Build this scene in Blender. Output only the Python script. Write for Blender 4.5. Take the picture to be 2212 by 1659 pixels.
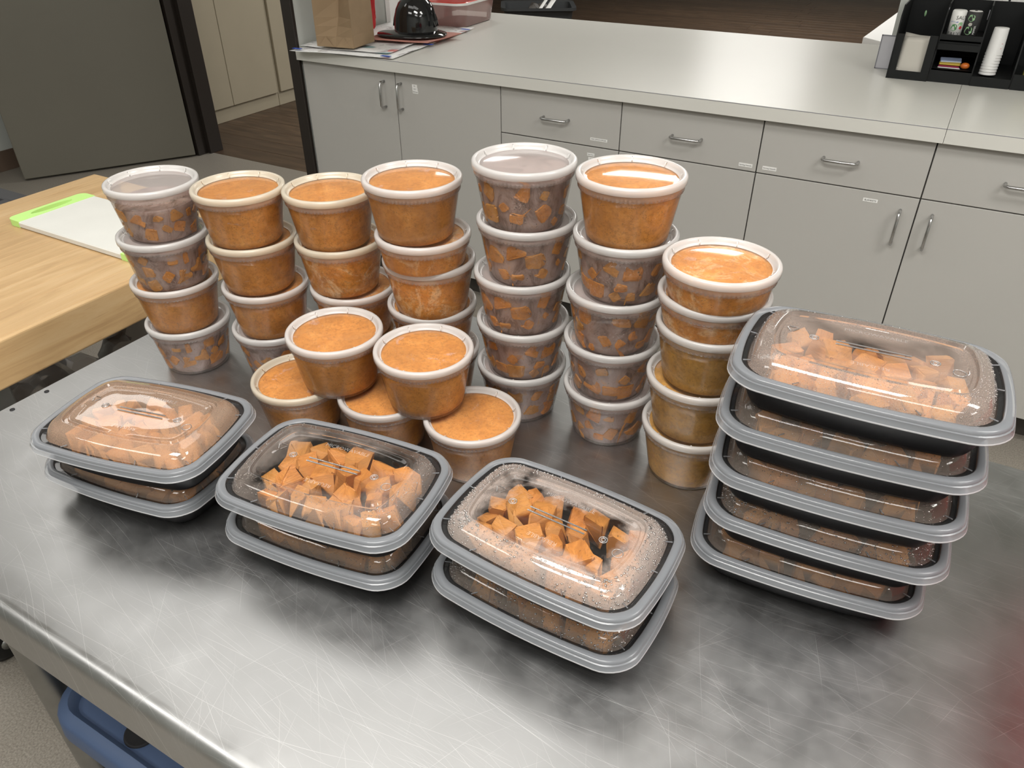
import bpy, bmesh, math, random
from mathutils import Vector, Matrix, noise
PI = math.pi
R = math.radians
random.seed(7)
S = bpy.context.scene
C = S.collection
for o in list(bpy.data.objects): bpy.data.objects.remove(o)

# ------------------------------------------------------------------ camera
# world: x runs along the counter, y away from the camera across the steel table, z up from the floor
TH = 0.872                                   # steel table height
def tn(x, y):                                # survey frame -> room frame
    a = R(29.8); return (x*math.cos(a)-y*math.sin(a), x*math.sin(a)+y*math.cos(a))
cd = bpy.data.cameras.new('camera'); cam = bpy.data.objects.new('camera', cd); C.objects.link(cam)
def rot3(v): x, y = tn(v[0], v[1]); return Vector((x, y, v[2]))
cr, cu, cw = rot3((.99999245,-.00216989,-.00322223)), rot3((.00388473,.55856341,.82945273)), rot3((0,.82945899,-.55856762))
M = Matrix((cr, cu, -cw)).transposed().to_4x4(); M.translation = (0, 0, TH+.6041)
cam.matrix_world = M
cd.sensor_width = 36; cd.lens = 1634.95/2212*36; cd.clip_start = .02; cd.clip_end = 60
S.camera = cam

# ------------------------------------------------------------------ world + exposure
w = bpy.data.worlds.new('world'); S.world = w; w.use_nodes = True
w.node_tree.nodes['Background'].inputs[0].default_value = (.6,.62,.65,1)
w.node_tree.nodes['Background'].inputs[1].default_value = .05
S.view_settings.view_transform = 'Standard'; S.view_settings.look = 'None'
S.view_settings.exposure = 0.0; S.view_settings.gamma = 1; S.view_settings.use_curve_mapping = False
CEIL = 2.74
# ceiling fixtures: (x, y, size_x, size_y, strength)
LAMPS = [(-1.95,.95,1.2,.6,2.7), (1.3,1.0,1.2,.6,17), (-2.0,-1.3,1.2,.6,10), (.7,-1.5,1.2,.6,10), (2.5,-.4,.6,1.2,12),
         (-1.6,5.2,1.2,.6,26), (.6,7.4,1.2,.6,30), (-3.4,5.0,.6,1.2,8), (-3.3,1.6,.6,1.2,4), (-.25,-.15,1.2,.6,24), (-2.2,9.5,1.2,.6,30), (-1.0,1.2,1.2,.6,2.7)]  # panel straight above the table front is added to brighten container tops

# ------------------------------------------------------------------ helpers
def link(name, me, mats=None, parent=None, loc=None, smooth=False):
    if mats:
        for m in (mats if isinstance(mats, (list, tuple)) else [mats]): me.materials.append(m)
    if smooth:
        for p in me.polygons: p.use_smooth = True
    o = bpy.data.objects.new(name, me); C.objects.link(o)
    if parent: o.parent = parent
    if loc: o.location = loc
    return o
def pyd(name, v, f, mats=None, parent=None, loc=None, smooth=False):
    me = bpy.data.meshes.new(name); me.from_pydata(v, [], f); me.update()
    return link(name, me, mats, parent, loc, smooth)
def frombm(name, bm, mats=None, parent=None, loc=None, smooth=False):
    bmesh.ops.recalc_face_normals(bm, faces=bm.faces)
    me = bpy.data.meshes.new(name); bm.to_mesh(me); bm.free()
    return link(name, me, mats, parent, loc, smooth)
def tag(o, label=None, cat=None, group=None, kind=None):
    if label: o['label'] = label
    if cat: o['category'] = cat
    if group: o['group'] = group
    if kind: o['kind'] = kind
    return o
def empty(name, loc, rz=0, label=None, cat=None, group=None):
    o = bpy.data.objects.new(name, None); C.objects.link(o); o.empty_display_size = .05
    o.location = loc; o.rotation_euler = (0,0,rz); return tag(o, label, cat, group)
def dup(o, parent=None, name=None):
    c = o.copy(); C.objects.link(c); c.parent = parent
    if name: c.name = name
    return c
def addbox(bm, x0, x1, y0, y1, z0, z1, bev=0, seg=1, mi=0):
    r = bmesh.ops.create_cube(bm, size=1)
    for v in r['verts']:
        v.co = ((x0+x1)/2+v.co.x*(x1-x0), (y0+y1)/2+v.co.y*(y1-y0), (z0+z1)/2+v.co.z*(z1-z0))
    fs = set(f for v in r['verts'] for f in v.link_faces)
    for f in fs: f.material_index = mi
    if bev:
        es = list(set(e for v in r['verts'] for e in v.link_edges))
        bmesh.ops.bevel(bm, geom=es, offset=bev, segments=seg, profile=.5, affect='EDGES')
    return r
def box(name, x0, x1, y0, y1, z0, z1, mat, parent=None, bev=.002, seg=1, loc=None):
    bm = bmesh.new(); addbox(bm, x0,x1,y0,y1,z0,z1,bev,seg); return frombm(name, bm, mat, parent, loc)
def tube(bm, pts, r, n=10, mi=0, cap=True):
    rings = []; pts = [Vector(p) for p in pts]; side = None
    for i, p in enumerate(pts):
        d = (pts[min(i+1,len(pts)-1)]-pts[max(i-1,0)]).normalized()
        if side is None:
            side = d.orthogonal().normalized()
        side = (side-d*side.dot(d)).normalized(); up = d.cross(side)
        rr = r[i] if isinstance(r, (list, tuple)) else r
        rings.append([bm.verts.new(p+side*rr*math.cos(2*PI*k/n)+up*rr*math.sin(2*PI*k/n)) for k in range(n)])
    for a, b in zip(rings, rings[1:]):
        for k in range(n):
            f = bm.faces.new((a[k],a[(k+1)%n],b[(k+1)%n],b[k])); f.material_index = mi; f.smooth = True
    if cap:
        for q in (rings[0], rings[-1]):
            f = bm.faces.new(q); f.material_index = mi
def lathe_data(prof, n, rmod=None):
    """open or closed revolve; a radius of 0 makes a pole"""
    v, f, idx = [], [], []
    for (r, z) in prof:
        if r <= 1e-7: idx.append([len(v)]*n); v.append((0,0,z))
        else:
            row = []
            for k in range(n):
                a = 2*PI*k/n; rr = rmod(r, z, k) if rmod else r
                row.append(len(v)); v.append((rr*math.cos(a), rr*math.sin(a), z))
            idx.append(row)
    for a, b in zip(idx, idx[1:]):
        for k in range(n):
            q = [a[k], a[(k+1)%n], b[(k+1)%n], b[k]]; u = []
            for i in q:
                if i not in u: u.append(i)
            if len(u) > 2: f.append(u)
    return v, f
def lathe(name, prof, n, mats=None, parent=None, loc=None, smooth=True, rmod=None):
    v, f = lathe_data(prof, n, rmod); return pyd(name, v, f, mats, parent, loc, smooth)
def autosmooth(o, ang=35):
    me = o.data
    for p in me.polygons: p.use_smooth = True
    try: me.set_sharp_from_angle(angle=R(ang))
    except Exception: pass
    return o
def text_mesh(s, size, name='lettering', ext=.0):
    cu_ = bpy.data.curves.new(name, 'FONT'); cu_.body = s; cu_.size = size; cu_.align_x = 'CENTER'; cu_.align_y = 'CENTER'
    cu_.resolution_u = 2; cu_.extrude = ext
    o = bpy.data.objects.new(name, cu_); C.objects.link(o)
    dg = bpy.context.evaluated_depsgraph_get(); me = bpy.data.meshes.new_from_object(o.evaluated_get(dg))
    bpy.data.objects.remove(o); bpy.data.curves.remove(cu_); me.name = name; return me

# ------------------------------------------------------------------ materials
class NT:
    def __init__(s, name):
        s.m = bpy.data.materials.new(name); s.m.use_nodes = True; s.t = s.m.node_tree
        for n in list(s.t.nodes): s.t.nodes.remove(n)
        s.out = s.t.nodes.new('ShaderNodeOutputMaterial')
    def n(s, typ, **kw):
        nd = s.t.nodes.new(typ)
        for k, v in kw.items():
            if k[0] == 'i' and k[1:].isdigit(): s.set(nd.inputs[int(k[1:])], v)
            elif k in nd.inputs: s.set(nd.inputs[k], v)
            elif hasattr(nd, k): setattr(nd, k, v)
            else: s.set(nd.inputs[k.replace('_',' ')], v)
        return nd
    def set(s, sock, v):
        if hasattr(v, 'bl_idname') and hasattr(v, 'outputs'): v = v.outputs[0]
        if isinstance(v, bpy.types.NodeSocket): s.t.links.new(v, sock)
        elif isinstance(v, (tuple, list)) and len(v) == 3 and sock.type == 'RGBA': sock.default_value = (*v, 1)
        else: sock.default_value = v
    def ramp(s, fac, stops, interp='LINEAR'):
        r = s.n('ShaderNodeValToRGB'); s.set(r.inputs[0], fac); r.color_ramp.interpolation = interp
        e = r.color_ramp.elements
        while len(e) < len(stops): e.new(.5)
        for el, (p, c) in zip(e, stops):
            el.position = p; el.color = (*c, 1) if isinstance(c, (tuple, list)) else (c, c, c, 1)
        return r.outputs[0]
    def mixc(s, fac, a, b, mode='MIX'):
        m = s.n('ShaderNodeMix', data_type='RGBA', blend_type=mode)
        s.set(m.inputs[0], fac); s.set(m.inputs[6], a); s.set(m.inputs[7], b); return m.outputs[2]
    def math(s, op, a, b=0.0, c=0.0):
        m = s.n('ShaderNodeMath', operation=op); s.set(m.inputs[0], a); s.set(m.inputs[1], b); s.set(m.inputs[2], c); return m.outputs[0]
    def coords(s, kind='Object', scale=(1,1,1), rot=(0,0,0), rnd=False):
        c = s.n('ShaderNodeTexCoord').outputs[kind]
        if rnd:
            oi = s.n('ShaderNodeObjectInfo'); va = s.n('ShaderNodeVectorMath', operation='SCALE')
            s.set(va.inputs[0], (13.1,7.7,5.3)); s.set(va.inputs['Scale'], oi.outputs['Random'])
            ad = s.n('ShaderNodeVectorMath', operation='ADD'); s.set(ad.inputs[0], c); s.set(ad.inputs[1], va.outputs[0]); c = ad.outputs[0]
        mp = s.n('ShaderNodeMapping'); s.set(mp.inputs[0], c); mp.inputs[2].default_value = rot; mp.inputs[3].default_value = scale
        return mp.outputs[0]
    def noise(s, vec, scale, detail=3, rough=.55, dist=0.0, out=0):
        nd = s.n('ShaderNodeTexNoise'); s.set(nd.inputs['Vector'], vec); nd.inputs['Scale'].default_value = scale
        nd.inputs['Detail'].default_value = detail; nd.inputs['Roughness'].default_value = rough; nd.inputs['Distortion'].default_value = dist
        return nd.outputs[out]
    def vor(s, vec, scale, feature='F1', out='Distance', rnd=1.0):
        nd = s.n('ShaderNodeTexVoronoi', feature=feature); s.set(nd.inputs['Vector'], vec); nd.inputs['Scale'].default_value = scale
        nd.inputs['Randomness'].default_value = rnd
        return nd.outputs[out]
    def bump(s, h, strength=.3, dist=.001):
        b = s.n('ShaderNodeBump'); b.inputs['Strength'].default_value = strength; b.inputs['Distance'].default_value = dist
        s.set(b.inputs['Height'], h); return b.outputs[0]
    def bsdf(s, color, rough=.5, metal=0, bump=None, spec=.5, coat=0, **kw):
        p = s.n('ShaderNodeBsdfPrincipled'); s.set(p.inputs['Base Color'], color); s.set(p.inputs['Roughness'], rough); s.set(p.inputs['Metallic'], metal)
        p.inputs['Specular IOR Level'].default_value = spec; p.inputs['Coat Weight'].default_value = coat
        for k, v in kw.items(): s.set(p.inputs[k.replace('_',' ')], v)
        if bump is not None: s.set(p.inputs['Normal'], bump)
        return p.outputs[0]
    def done(s, sh): s.set(s.out.inputs[0], sh); return s.m
def plain(name, col, rough=.5, metal=0, var=0, vscale=6, bumps=0, bscale=200, **kw):
    t = NT(name); co = t.coords(rnd=True); c = col
    if var:
        nz = t.noise(co, vscale, 4); c = t.mixc(t.ramp(nz, [(.3,0.),(.7,1.)]), tuple(x*(1-var) for x in col), tuple(min(1,x*(1+var)) for x in col))
    b = t.bump(t.noise(co, bscale, 2), bumps, .0005) if bumps else None
    return t.done(t.bsdf(c, rough, metal, b, **kw))
def film(name, col, opacity, rough=.15, transl=.45, gloss=1.0, tint=(1,1,1), bump=None, t=None, ior=1.5):
    """thin plastic sheet: cloudy body over a clear film with a gloss on top"""
    t = t or NT(name)
    d = t.n('ShaderNodeBsdfDiffuse'); t.set(d.inputs[0], col)
    tr = t.n('ShaderNodeBsdfTranslucent'); t.set(tr.inputs[0], col)
    m1 = t.n('ShaderNodeMixShader'); t.set(m1.inputs[0], transl); t.set(m1.inputs[1], d); t.set(m1.inputs[2], tr)
    tp = t.n('ShaderNodeBsdfTransparent'); t.set(tp.inputs[0], tint)
    m2 = t.n('ShaderNodeMixShader'); t.set(m2.inputs[0], opacity); t.set(m2.inputs[1], tp); t.set(m2.inputs[2], m1)
    g = t.n('ShaderNodeBsdfGlossy'); g.inputs['Roughness'].default_value = rough
    fr = t.n('ShaderNodeFresnel'); fr.inputs['IOR'].default_value = ior
    if bump is not None:
        t.set(g.inputs['Normal'], bump); t.set(fr.inputs['Normal'], bump)
    m3 = t.n('ShaderNodeMixShader'); t.set(m3.inputs[0], t.math('MULTIPLY', fr, gloss)); t.set(m3.inputs[1], m2); t.set(m3.inputs[2], g)
    return t.done(m3)
MT = {}
# --- room
MT['wall'] = plain('painted_wall', (.50,.52,.49), .7, var=.03, bumps=.1)
MT['ceiling'] = plain('ceiling_tile', (.78,.78,.76), .9, var=.04)
MT['cabinet'] = plain('grey_laminate', (.46,.45,.425), .42, var=.012, vscale=3)
MT['cab_edge'] = plain('cabinet_carcass', (.16,.155,.14), .6)
MT['counter'] = plain('white_laminate', (.66,.655,.61), .30, var=.012, vscale=3)
MT['kick'] = plain('dark_rubber', (.045,.04,.034), .5)
MT['brown_base'] = plain('brown_rubber', (.13,.09,.065), .5)
MT['door'] = plain('olive_grey_paint', (.165,.155,.125), .45, var=.03, vscale=2)
MT['frame'] = plain('dark_bronze_paint', (.022,.017,.014), .4)
MT['beige'] = plain('beige_laminate', (.42,.37,.275), .5, var=.02)
MT['chrome'] = plain('brushed_chrome', (.55,.55,.55), .25, 1)
MT['black'] = plain('black_plastic', (.008,.008,.009), .35)
MT['orgblack'] = plain('black_organizer_plastic', (.006,.007,.0075), .55, spec=.3)
MT['white'] = plain('white_plastic', (.8,.8,.78), .4)
MT['paper'] = plain('white_paper', (.82,.82,.8), .8, var=.03, vscale=20)
MT['ink'] = plain('black_ink', (.03,.03,.03), .7)
MT['redink'] = plain('red_ink', (.5,.03,.05), .7)
def floor_mat():
    t = NT('speckled_terrazzo'); co = t.coords()
    a = t.noise(co, 240, 3, .6); b = t.noise(co, 6, 3)
    c = t.mixc(t.ramp(a, [(.35,0.),(.65,1.)]), (.19,.17,.145), (.335,.305,.26))
    c = t.mixc(t.ramp(b, [(.35,0.),(.7,.25)]), c, (.24,.22,.19))
    return t.done(t.bsdf(c, .45, bump=t.bump(a, .15)))
MT['floor'] = floor_mat()
def plank_mat():
    t = NT('dark_oak_plank'); co = t.coords(scale=(1,9,1), rnd=True); oi = t.n('ShaderNodeObjectInfo')
    g = t.noise(co, 3.5, 6, .65, .4)
    c = t.ramp(g, [(.3,(.035,.020,.010)),(.5,(.080,.047,.026)),(.72,(.15,.092,.052))])
    c = t.mixc(t.math('MULTIPLY', oi.outputs['Random'], .6), c, (.055,.032,.018))
    return t.done(t.bsdf(c, .42, bump=t.bump(g, .1)))
MT['plank'] = plank_mat()
def stave_mat():
    t = NT('maple_stave'); co = t.coords(scale=(7,.7,7), rnd=True); oi = t.n('ShaderNodeObjectInfo')
    g = t.noise(co, 5, 6, .6, .7)
    c = t.ramp(g, [(.28,(.38,.235,.11)),(.5,(.52,.345,.17)),(.72,(.60,.43,.24))])
    c = t.mixc(t.math('MULTIPLY', oi.outputs['Random'], .55), c, (.48,.31,.15))
    fine = t.noise(t.coords(scale=(60,2.5,60), rnd=True), 6, 3)
    c = t.mixc(t.ramp(fine, [(.62,0.),(.75,.35)]), c, (.26,.14,.05))
    return t.done(t.bsdf(c, .42, bump=t.bump(fine, .05)))
MT['stave'] = stave_mat()
def steel_mat(name='scratched_stainless', base=(.45,.452,.452), rough=.37, scratch=1.0):
    t = NT(name); co = t.coords()
    big = t.noise(co, 3.5, 5, .6); med = t.noise(co, 22, 4, .65)
    def mapped(rz, sx, sy, seed):
        mp = t.n('ShaderNodeMapping'); t.set(mp.inputs[0], t.n('ShaderNodeTexCoord').outputs['Object'])
        mp.inputs[1].default_value = (seed, seed*1.7, 0); mp.inputs[2].default_value = (0,0,rz); mp.inputs[3].default_value = (sx, sy, 1)
        return mp.outputs[0]
    wc = t.n('ShaderNodeTexCoord').outputs['Object']; wn = t.noise(wc, 2.3, 1, out=1)
    wv = t.n('ShaderNodeVectorMath', operation='MULTIPLY_ADD'); t.set(wv.inputs[0], wn); t.set(wv.inputs[1], (.07,.07,0)); t.set(wv.inputs[2], wc)
    def hair(rz, N, wmm, freq, thr, seed):
        # straight hairline scratches: one random line per narrow lane, broken up along its length
        mp = t.n('ShaderNodeMapping'); t.set(mp.inputs[0], wv); mp.inputs[1].default_value = (seed, seed*1.7, 0); mp.inputs[2].default_value = (0,0,rz)
        sp = t.n('ShaderNodeSeparateXYZ'); t.set(sp.inputs[0], mp)
        y = t.math('MULTIPLY', sp.outputs[1], N); cell = t.math('FLOOR', y); fr = t.math('SUBTRACT', y, cell)
        rn = t.n('ShaderNodeTexWhiteNoise', noise_dimensions='1D'); t.set(rn.inputs['W'], cell)
        ctr = t.math('ADD', t.math('MULTIPLY', rn.outputs[0], .7), .15); d = t.math('ABSOLUTE', t.math('SUBTRACT', fr, ctr))
        l = t.ramp(t.math('MULTIPLY', d, 1000/N/wmm), [(.25,1.),(.6,0.)])
        cv = t.n('ShaderNodeCombineXYZ'); t.set(cv.inputs[0], t.math('MULTIPLY', sp.outputs[0], freq)); t.set(cv.inputs[1], t.math('MULTIPLY', cell, 13.37))
        return t.math('MULTIPLY', l, t.ramp(t.noise(cv, 1, 1), [(thr,0.),(thr+.12,1.)]))
    brush = t.noise(mapped(.02, 2.2, 260, 3.0), 1, 2)
    ls = None
    for rz, N, wmm, fq, th, sd in ((.20,260,.22,7,.55,1.3),(-.10,200,.24,6,.55,5.1),(.42,170,.24,8,.57,15.1),(.05,330,.2,10,.56,4.4),(1.25,150,.22,8,.62,8.2),(.80,140,.24,7,.61,2.4),(-.9,150,.22,9,.62,9.9),(2.0,140,.22,9,.62,6.3),(.22,20,.45,3,.62,21.0),(-.25,14,.42,3,.64,31.0),(1.0,12,.42,4,.67,41.0)):
        l = hair(rz, N, wmm, fq, th, sd); ls = l if ls is None else t.math('MAXIMUM', ls, l)
    ls = t.math('MULTIPLY', ls, scratch)
    c = t.mixc(t.ramp(big, [(.3,0.),(.7,1.)]), tuple(x*.93 for x in base), tuple(min(1,x*1.07) for x in base))
    c = t.mixc(t.math('MULTIPLY', ls, .48), c, (.93,.93,.92))
    r = t.math('ADD', t.math('MULTIPLY', t.ramp(med, [(.3,0.),(.75,1.)]), .12), t.math('ADD', t.math('MULTIPLY', t.ramp(big, [(.3,0.),(.7,1.)]), .06), rough-.07))
    r = t.math('ADD', r, t.math('MULTIPLY', ls, .10))
    h = t.math('ADD', t.math('MULTIPLY', brush, .05), t.math('MULTIPLY', med, .5))
    return t.done(t.bsdf(c, r, 1.0, t.bump(h, .10, .0003)))
MT['steel'] = steel_mat()
MT['galv'] = plain('galvanized_steel', (.30,.30,.29), .42, 1, var=.08, vscale=30)
MT['blue'] = plain('blue_plastic', (.052,.085,.165), .5, var=.03)
MT['dark'] = plain('dark_interior', (.01,.01,.012), .8)
MT['grey_cart'] = plain('grey_cart_metal', (.14,.14,.15), .4, .4)
MT['green'] = plain('lime_green_rubber', (.50,.80,.24), .5)
MT['board'] = plain('white_polyethylene', (.66,.66,.62), .5, var=.02, vscale=15)
MT['kraft'] = plain('brown_kraft_paper', (.29,.20,.115), .8, var=.06, vscale=14, bumps=.1, bscale=60)
MT['glossblack'] = plain('glossy_black_plastic', (.006,.006,.007), .09, coat=.5)
MT['pink'] = plain('faded_pink_foam', (.46,.21,.17), .8, var=.06)
MT['redlid'] = plain('red_translucent_lid', (.60,.06,.045), .25)
MT['tubclear'] = film('pinkish_clear_tub', (.80,.56,.52), .42, .15)
MT['tote'] = plain('charcoal_tote', (.035,.038,.04), .5)
MT['bluetape'] = plain('blue_tape', (.02,.07,.42), .6)
MT['napkin'] = plain('napkin_paper', (.52,.50,.45), .9, bumps=.2, bscale=80)
MT['foam'] = plain('white_foam', (.72,.72,.71), .5)
MT['red'] = plain('red_nylon', (.50,.012,.015), .7, var=.08, vscale=40, bumps=.2, bscale=500)
MT['orange_wrap'] = plain('orange_wrapper', (.55,.14,.02), .35)
MT['yellow_wrap'] = plain('yellow_wrapper', (.55,.40,.06), .4)
MT['blue_wrap'] = plain('pale_blue_wrapper', (.30,.36,.50), .35)
MT['magenta_wrap'] = plain('magenta_wrapper', (.30,.03,.08), .4)
MT['olive_box'] = plain('olive_yellow_box', (.22,.20,.05), .5)
MT['greenprint'] = plain('green_print', (.08,.26,.09), .5)
MT['palegreen'] = plain('pale_green_print', (.30,.52,.28), .5)
MT['acrylic'] = plain('pale_grey_sign', (.56,.56,.60), .35)
MT['greyline'] = plain('grey_edge', (.22,.22,.25), .5)
MT['bag'] = film('cloudy_plastic_bag', (.55,.52,.52), .45, .25)
MT['bagdark'] = film('clear_plastic_bag', (.22,.19,.17), .65, .2)
MT['meat'] = plain('dark_red_package', (.16,.03,.02), .5, var=.3, vscale=30)
def news_mat():
    t = NT('printed_newsprint'); co = t.coords(rnd=True)
    a = t.noise(co, 9, 3, .6, .6); b = t.noise(t.coords(scale=(1,3,1), rnd=True), 45, 2); k = t.vor(co, 9)
    c = t.mixc(t.ramp(a, [(.58,0.),(.64,.6)]), (.80,.80,.79), (.30,.26,.28))
    c = t.mixc(t.ramp(t.noise(co, 5, 2), [(.66,0.),(.69,.8)]), c, (.55,.10,.08))
    c = t.mixc(t.ramp(b, [(.64,0.),(.68,.55)]), c, (.25,.25,.27))
    c = t.mixc(t.ramp(t.noise(co, 4, 1, .5), [(.70,0.),(.72,.8)]), c, (.12,.30,.32))
    return t.done(t.bsdf(c, .85))
MT['news'] = news_mat()
# --- food packaging
def soup_mat(name, dark, mid, light, speck, pale=.0, palecol=(.78,.52,.30)):
    t = NT(name); co = t.coords(rnd=True)
    a = t.noise(co, 46, 6, .70, .6); b = t.noise(co, 150, 3, .6)
    geo = t.n('ShaderNodeTexCoord').outputs['Normal']; sep = t.n('ShaderNodeSeparateXYZ'); t.set(sep.inputs[0], geo)
    up = t.ramp(sep.outputs['Z'], [(.4,0.),(.8,1.)])
    c = t.ramp(a, [(.30,dark),(.5,mid),(.72,light)])
    if pale:
        p = t.noise(co, 30, 6, .72, 1.2); c = t.mixc(t.math('MULTIPLY', t.ramp(p, [(.50,0.),(.62,1.)]), pale), c, palecol)
    # patches on the upper face that do not touch the lid
    pt = t.noise(co, 26, 4, .6, .6)
    c = t.mixc(t.math('MULTIPLY', t.ramp(pt, [(.62,0.),(.65,.55)]), up), c, (.62,.42,.36))
    # herb flecks
    v = t.vor(t.coords(scale=(1,1,1.4), rnd=True), 430); sel = t.noise(co, 110, 2)
    fl = t.math('MULTIPLY', t.ramp(v, [(.20,1.),(.30,0.)]), t.ramp(sel, [(.50,0.),(.58,1.)]))
    c = t.mixc(t.math('MULTIPLY', fl, .62), c, speck)
    gr = t.noise(co, 210, 4, .7); c = t.mixc(t.ramp(gr, [(.34,.5),(.52,0.)]), c, tuple(x*.55 for x in dark))
    mo = t.noise(co, 17, 4, .6); c = t.mixc(t.ramp(mo, [(.36,.45),(.56,0.)]), c, tuple(x*.75 for x in dark))
    # air pockets against the wall
    ap = t.noise(co, 55, 5, .7, .8)
    c = t.mixc(t.ramp(ap, [(.64,0.),(.68,.6)]), c, (.46,.26,.17))
    return t.done(t.bsdf(c, .38, bump=t.bump(t.math('ADD', a, t.math('MULTIPLY', b, .4)), .25, .0015)))
MT['soup'] = soup_mat('orange_blended_soup', (.46,.175,.022), (.62,.255,.040), (.72,.34,.075), (.05,.04,.01))
MT['curd'] = soup_mat('curdled_orange_soup', (.50,.18,.02), (.68,.27,.035), (.80,.38,.08), (.07,.05,.015), .75, (.86,.62,.36))
MT['olive'] = soup_mat('olive_orange_soup', (.36,.17,.018), (.52,.26,.035), (.64,.34,.06), (.04,.035,.01), .15, (.62,.42,.16))
def broth_mat():
    t = NT('mauve_brown_broth'); co = t.coords(rnd=True)
    a = t.noise(t.coords(scale=(1,1,.55), rnd=True), 40, 6, .7, 1.0)
    c = t.ramp(a, [(.32,(.085,.042,.028)),(.42,(.20,.115,.085)),(.50,(.33,.215,.18)),(.60,(.40,.28,.24)),(.70,(.46,.23,.10))])
    v = t.vor(co, 240); sel = t.noise(co, 60, 2)
    c = t.mixc(t.math('MULTIPLY', t.ramp(v, [(.14,.8),(.2,0.)]), t.ramp(sel, [(.52,0.),(.62,1.)])), c, (.05,.035,.02))
    return t.done(t.bsdf(c, .3, bump=t.bump(a, .3, .002)))
MT['broth'] = broth_mat()
def chunk_mat(name, cols, speck=(.10,.05,.02)):
    t = NT(name); co = t.coords(rnd=True); oi = t.n('ShaderNodeObjectInfo')
    a = t.noise(co, 60, 4, .6)
    c = t.ramp(a, [(.3,cols[0]),(.55,cols[1]),(.8,cols[2])])
    c = t.mixc(t.math('MULTIPLY', oi.outputs['Random'], .55), c, cols[3])
    v = t.vor(co, 170); sel = t.noise(co, 70, 1)
    c = t.mixc(t.math('MULTIPLY', t.ramp(v, [(.14,.85),(.22,0.)]), t.ramp(sel, [(.55,0.),(.62,1.)])), c, speck)
    pit = t.noise(co, 260, 3, .7); c = t.mixc(t.ramp(pit, [(.36,.45),(.46,0.)]), c, tuple(x*.5 for x in cols[0]))
    return t.done(t.bsdf(c, .40, bump=t.bump(t.math('ADD', a, t.math('MULTIPLY', pit, .5)), .5, .0016)))
MT['chunk'] = chunk_mat('roasted_sweet_potato', ((.50,.175,.03),(.65,.25,.05),(.72,.34,.10),(.52,.27,.065)))
MT['veg'] = chunk_mat('stewed_vegetable', ((.42,.14,.018),(.60,.22,.03),(.66,.28,.05),(.40,.22,.04)), (.08,.05,.02))
def cup_mat(name, foggy):
    t = NT(name); co = t.coords(rnd=True)
    f = t.noise(co, 34, 5, .65)
    op = t.ramp(f, [(.35,.02),(.7,.12 if foggy else .06)])
    b = None
    if foggy:
        v = t.vor(co, 420); sel = t.noise(co, 45, 2)
        dr = t.math('MULTIPLY', t.ramp(v, [(.2,1.),(.4,0.)]), t.ramp(sel, [(.48,0.),(.6,1.)]))
        op = t.math('ADD', op, t.math('MULTIPLY', dr, .18)); b = t.bump(dr, .5, .0006)
    return film(name, (.83,.76,.70), op, .14, .35, .6, bump=b, t=t)
MT['cup'] = cup_mat('clear_cup_plastic', False); MT['cupfog'] = cup_mat('fogged_cup_plastic', True)
MT['cuprim'] = film('cup_rim_plastic', (.80,.70,.66), .33, .2, .4, .8)
MT['lidrim'] = film('milky_lid_rim', (.86,.845,.83), .80, .22, .45, .9)
MT['lidrimy'] = film('milky_lid_rim_stained', (.86,.80,.66), .80, .22, .45, .9)
MT['lidtop'] = film('cloudy_lid_centre', (.90,.80,.70), .08, .06, .4, .8)
MT['lidtopfog'] = film('fogged_lid_centre', (.84,.77,.75), .45, .06, .4, 1.1)
MT['trayblack'] = plain('black_tray_plastic', (.004,.004,.005), .36, var=.2, vscale=60, spec=.25)
MT['trayrim'] = film('grey_clear_lid_rim', (.46,.485,.52), .46, .2, .3, .8)
MT['clearlid'] = film('clear_lid_groove', (.7,.7,.7), .03, .05, .3, 1.0)
MT['rimedge'] = film('lid_edge_painted_light', (.80,.80,.82), .75, .2, .5, 1.0)  # light passing through the skirt edge, painted as paler plastic
def dome_mat(name, fog, lo, hi, col=(.74,.64,.58)):
    t = NT(name); co = t.coords(rnd=True); oc = t.n('ShaderNodeTexCoord').outputs['Object']
    f = t.noise(co, 16, 5, .6, .3)
    sp = t.n('ShaderNodeSeparateXYZ'); t.set(sp.inputs[0], oc)
    ex = t.math('MAXIMUM', t.math('DIVIDE', t.math('ABSOLUTE', sp.outputs[0]), .088), t.math('DIVIDE', t.math('ABSOLUTE', sp.outputs[1]), .055))
    k = t.math('ADD', t.math('MULTIPLY', ex, .55), t.math('MULTIPLY', f, .9))
    op = t.ramp(k, [(lo,.02),(hi,fog)])
    fine = t.noise(co, 900, 2, .6)
    op = t.math('MULTIPLY', op, t.ramp(fine, [(.3,.75),(.7,1.)]))
    wv = t.noise(co, 11, 2); b = t.bump(wv, .5, .004)
    return film(name, col, op, .03, .35, 1.5, bump=b, t=t)
MT['dome'] = dome_mat('clear_lid_dome', .30, .78, 1.02)
MT['domefog'] = dome_mat('misted_lid_dome', .58, .74, .90)
MT['domehaze'] = dome_mat('hazy_lid_dome', .50, .35, .70, (.74,.52,.38))
MT['domefogall'] = dome_mat('fully_misted_lid_dome', .42, .42, .80, (.78,.64,.56))
MT['domemist'] = dome_mat('lightly_misted_lid_dome', .26, .45, .85, (.66,.54,.46))
def drop_mat():
    t = NT('condensation_water')
    tp = t.n('ShaderNodeBsdfTransparent'); t.set(tp.inputs[0], (.86,.86,.86)); g = t.n('ShaderNodeBsdfGlossy'); g.inputs['Roughness'].default_value = .06
    lw = t.n('ShaderNodeLayerWeight'); lw.inputs[0].default_value = .45
    m = t.n('ShaderNodeMixShader'); t.set(m.inputs[0], t.ramp(lw.outputs['Facing'], [(.05,.22),(.7,.92)])); t.set(m.inputs[1], tp); t.set(m.inputs[2], g)
    return t.done(m)
MT['drop'] = drop_mat()
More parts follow.
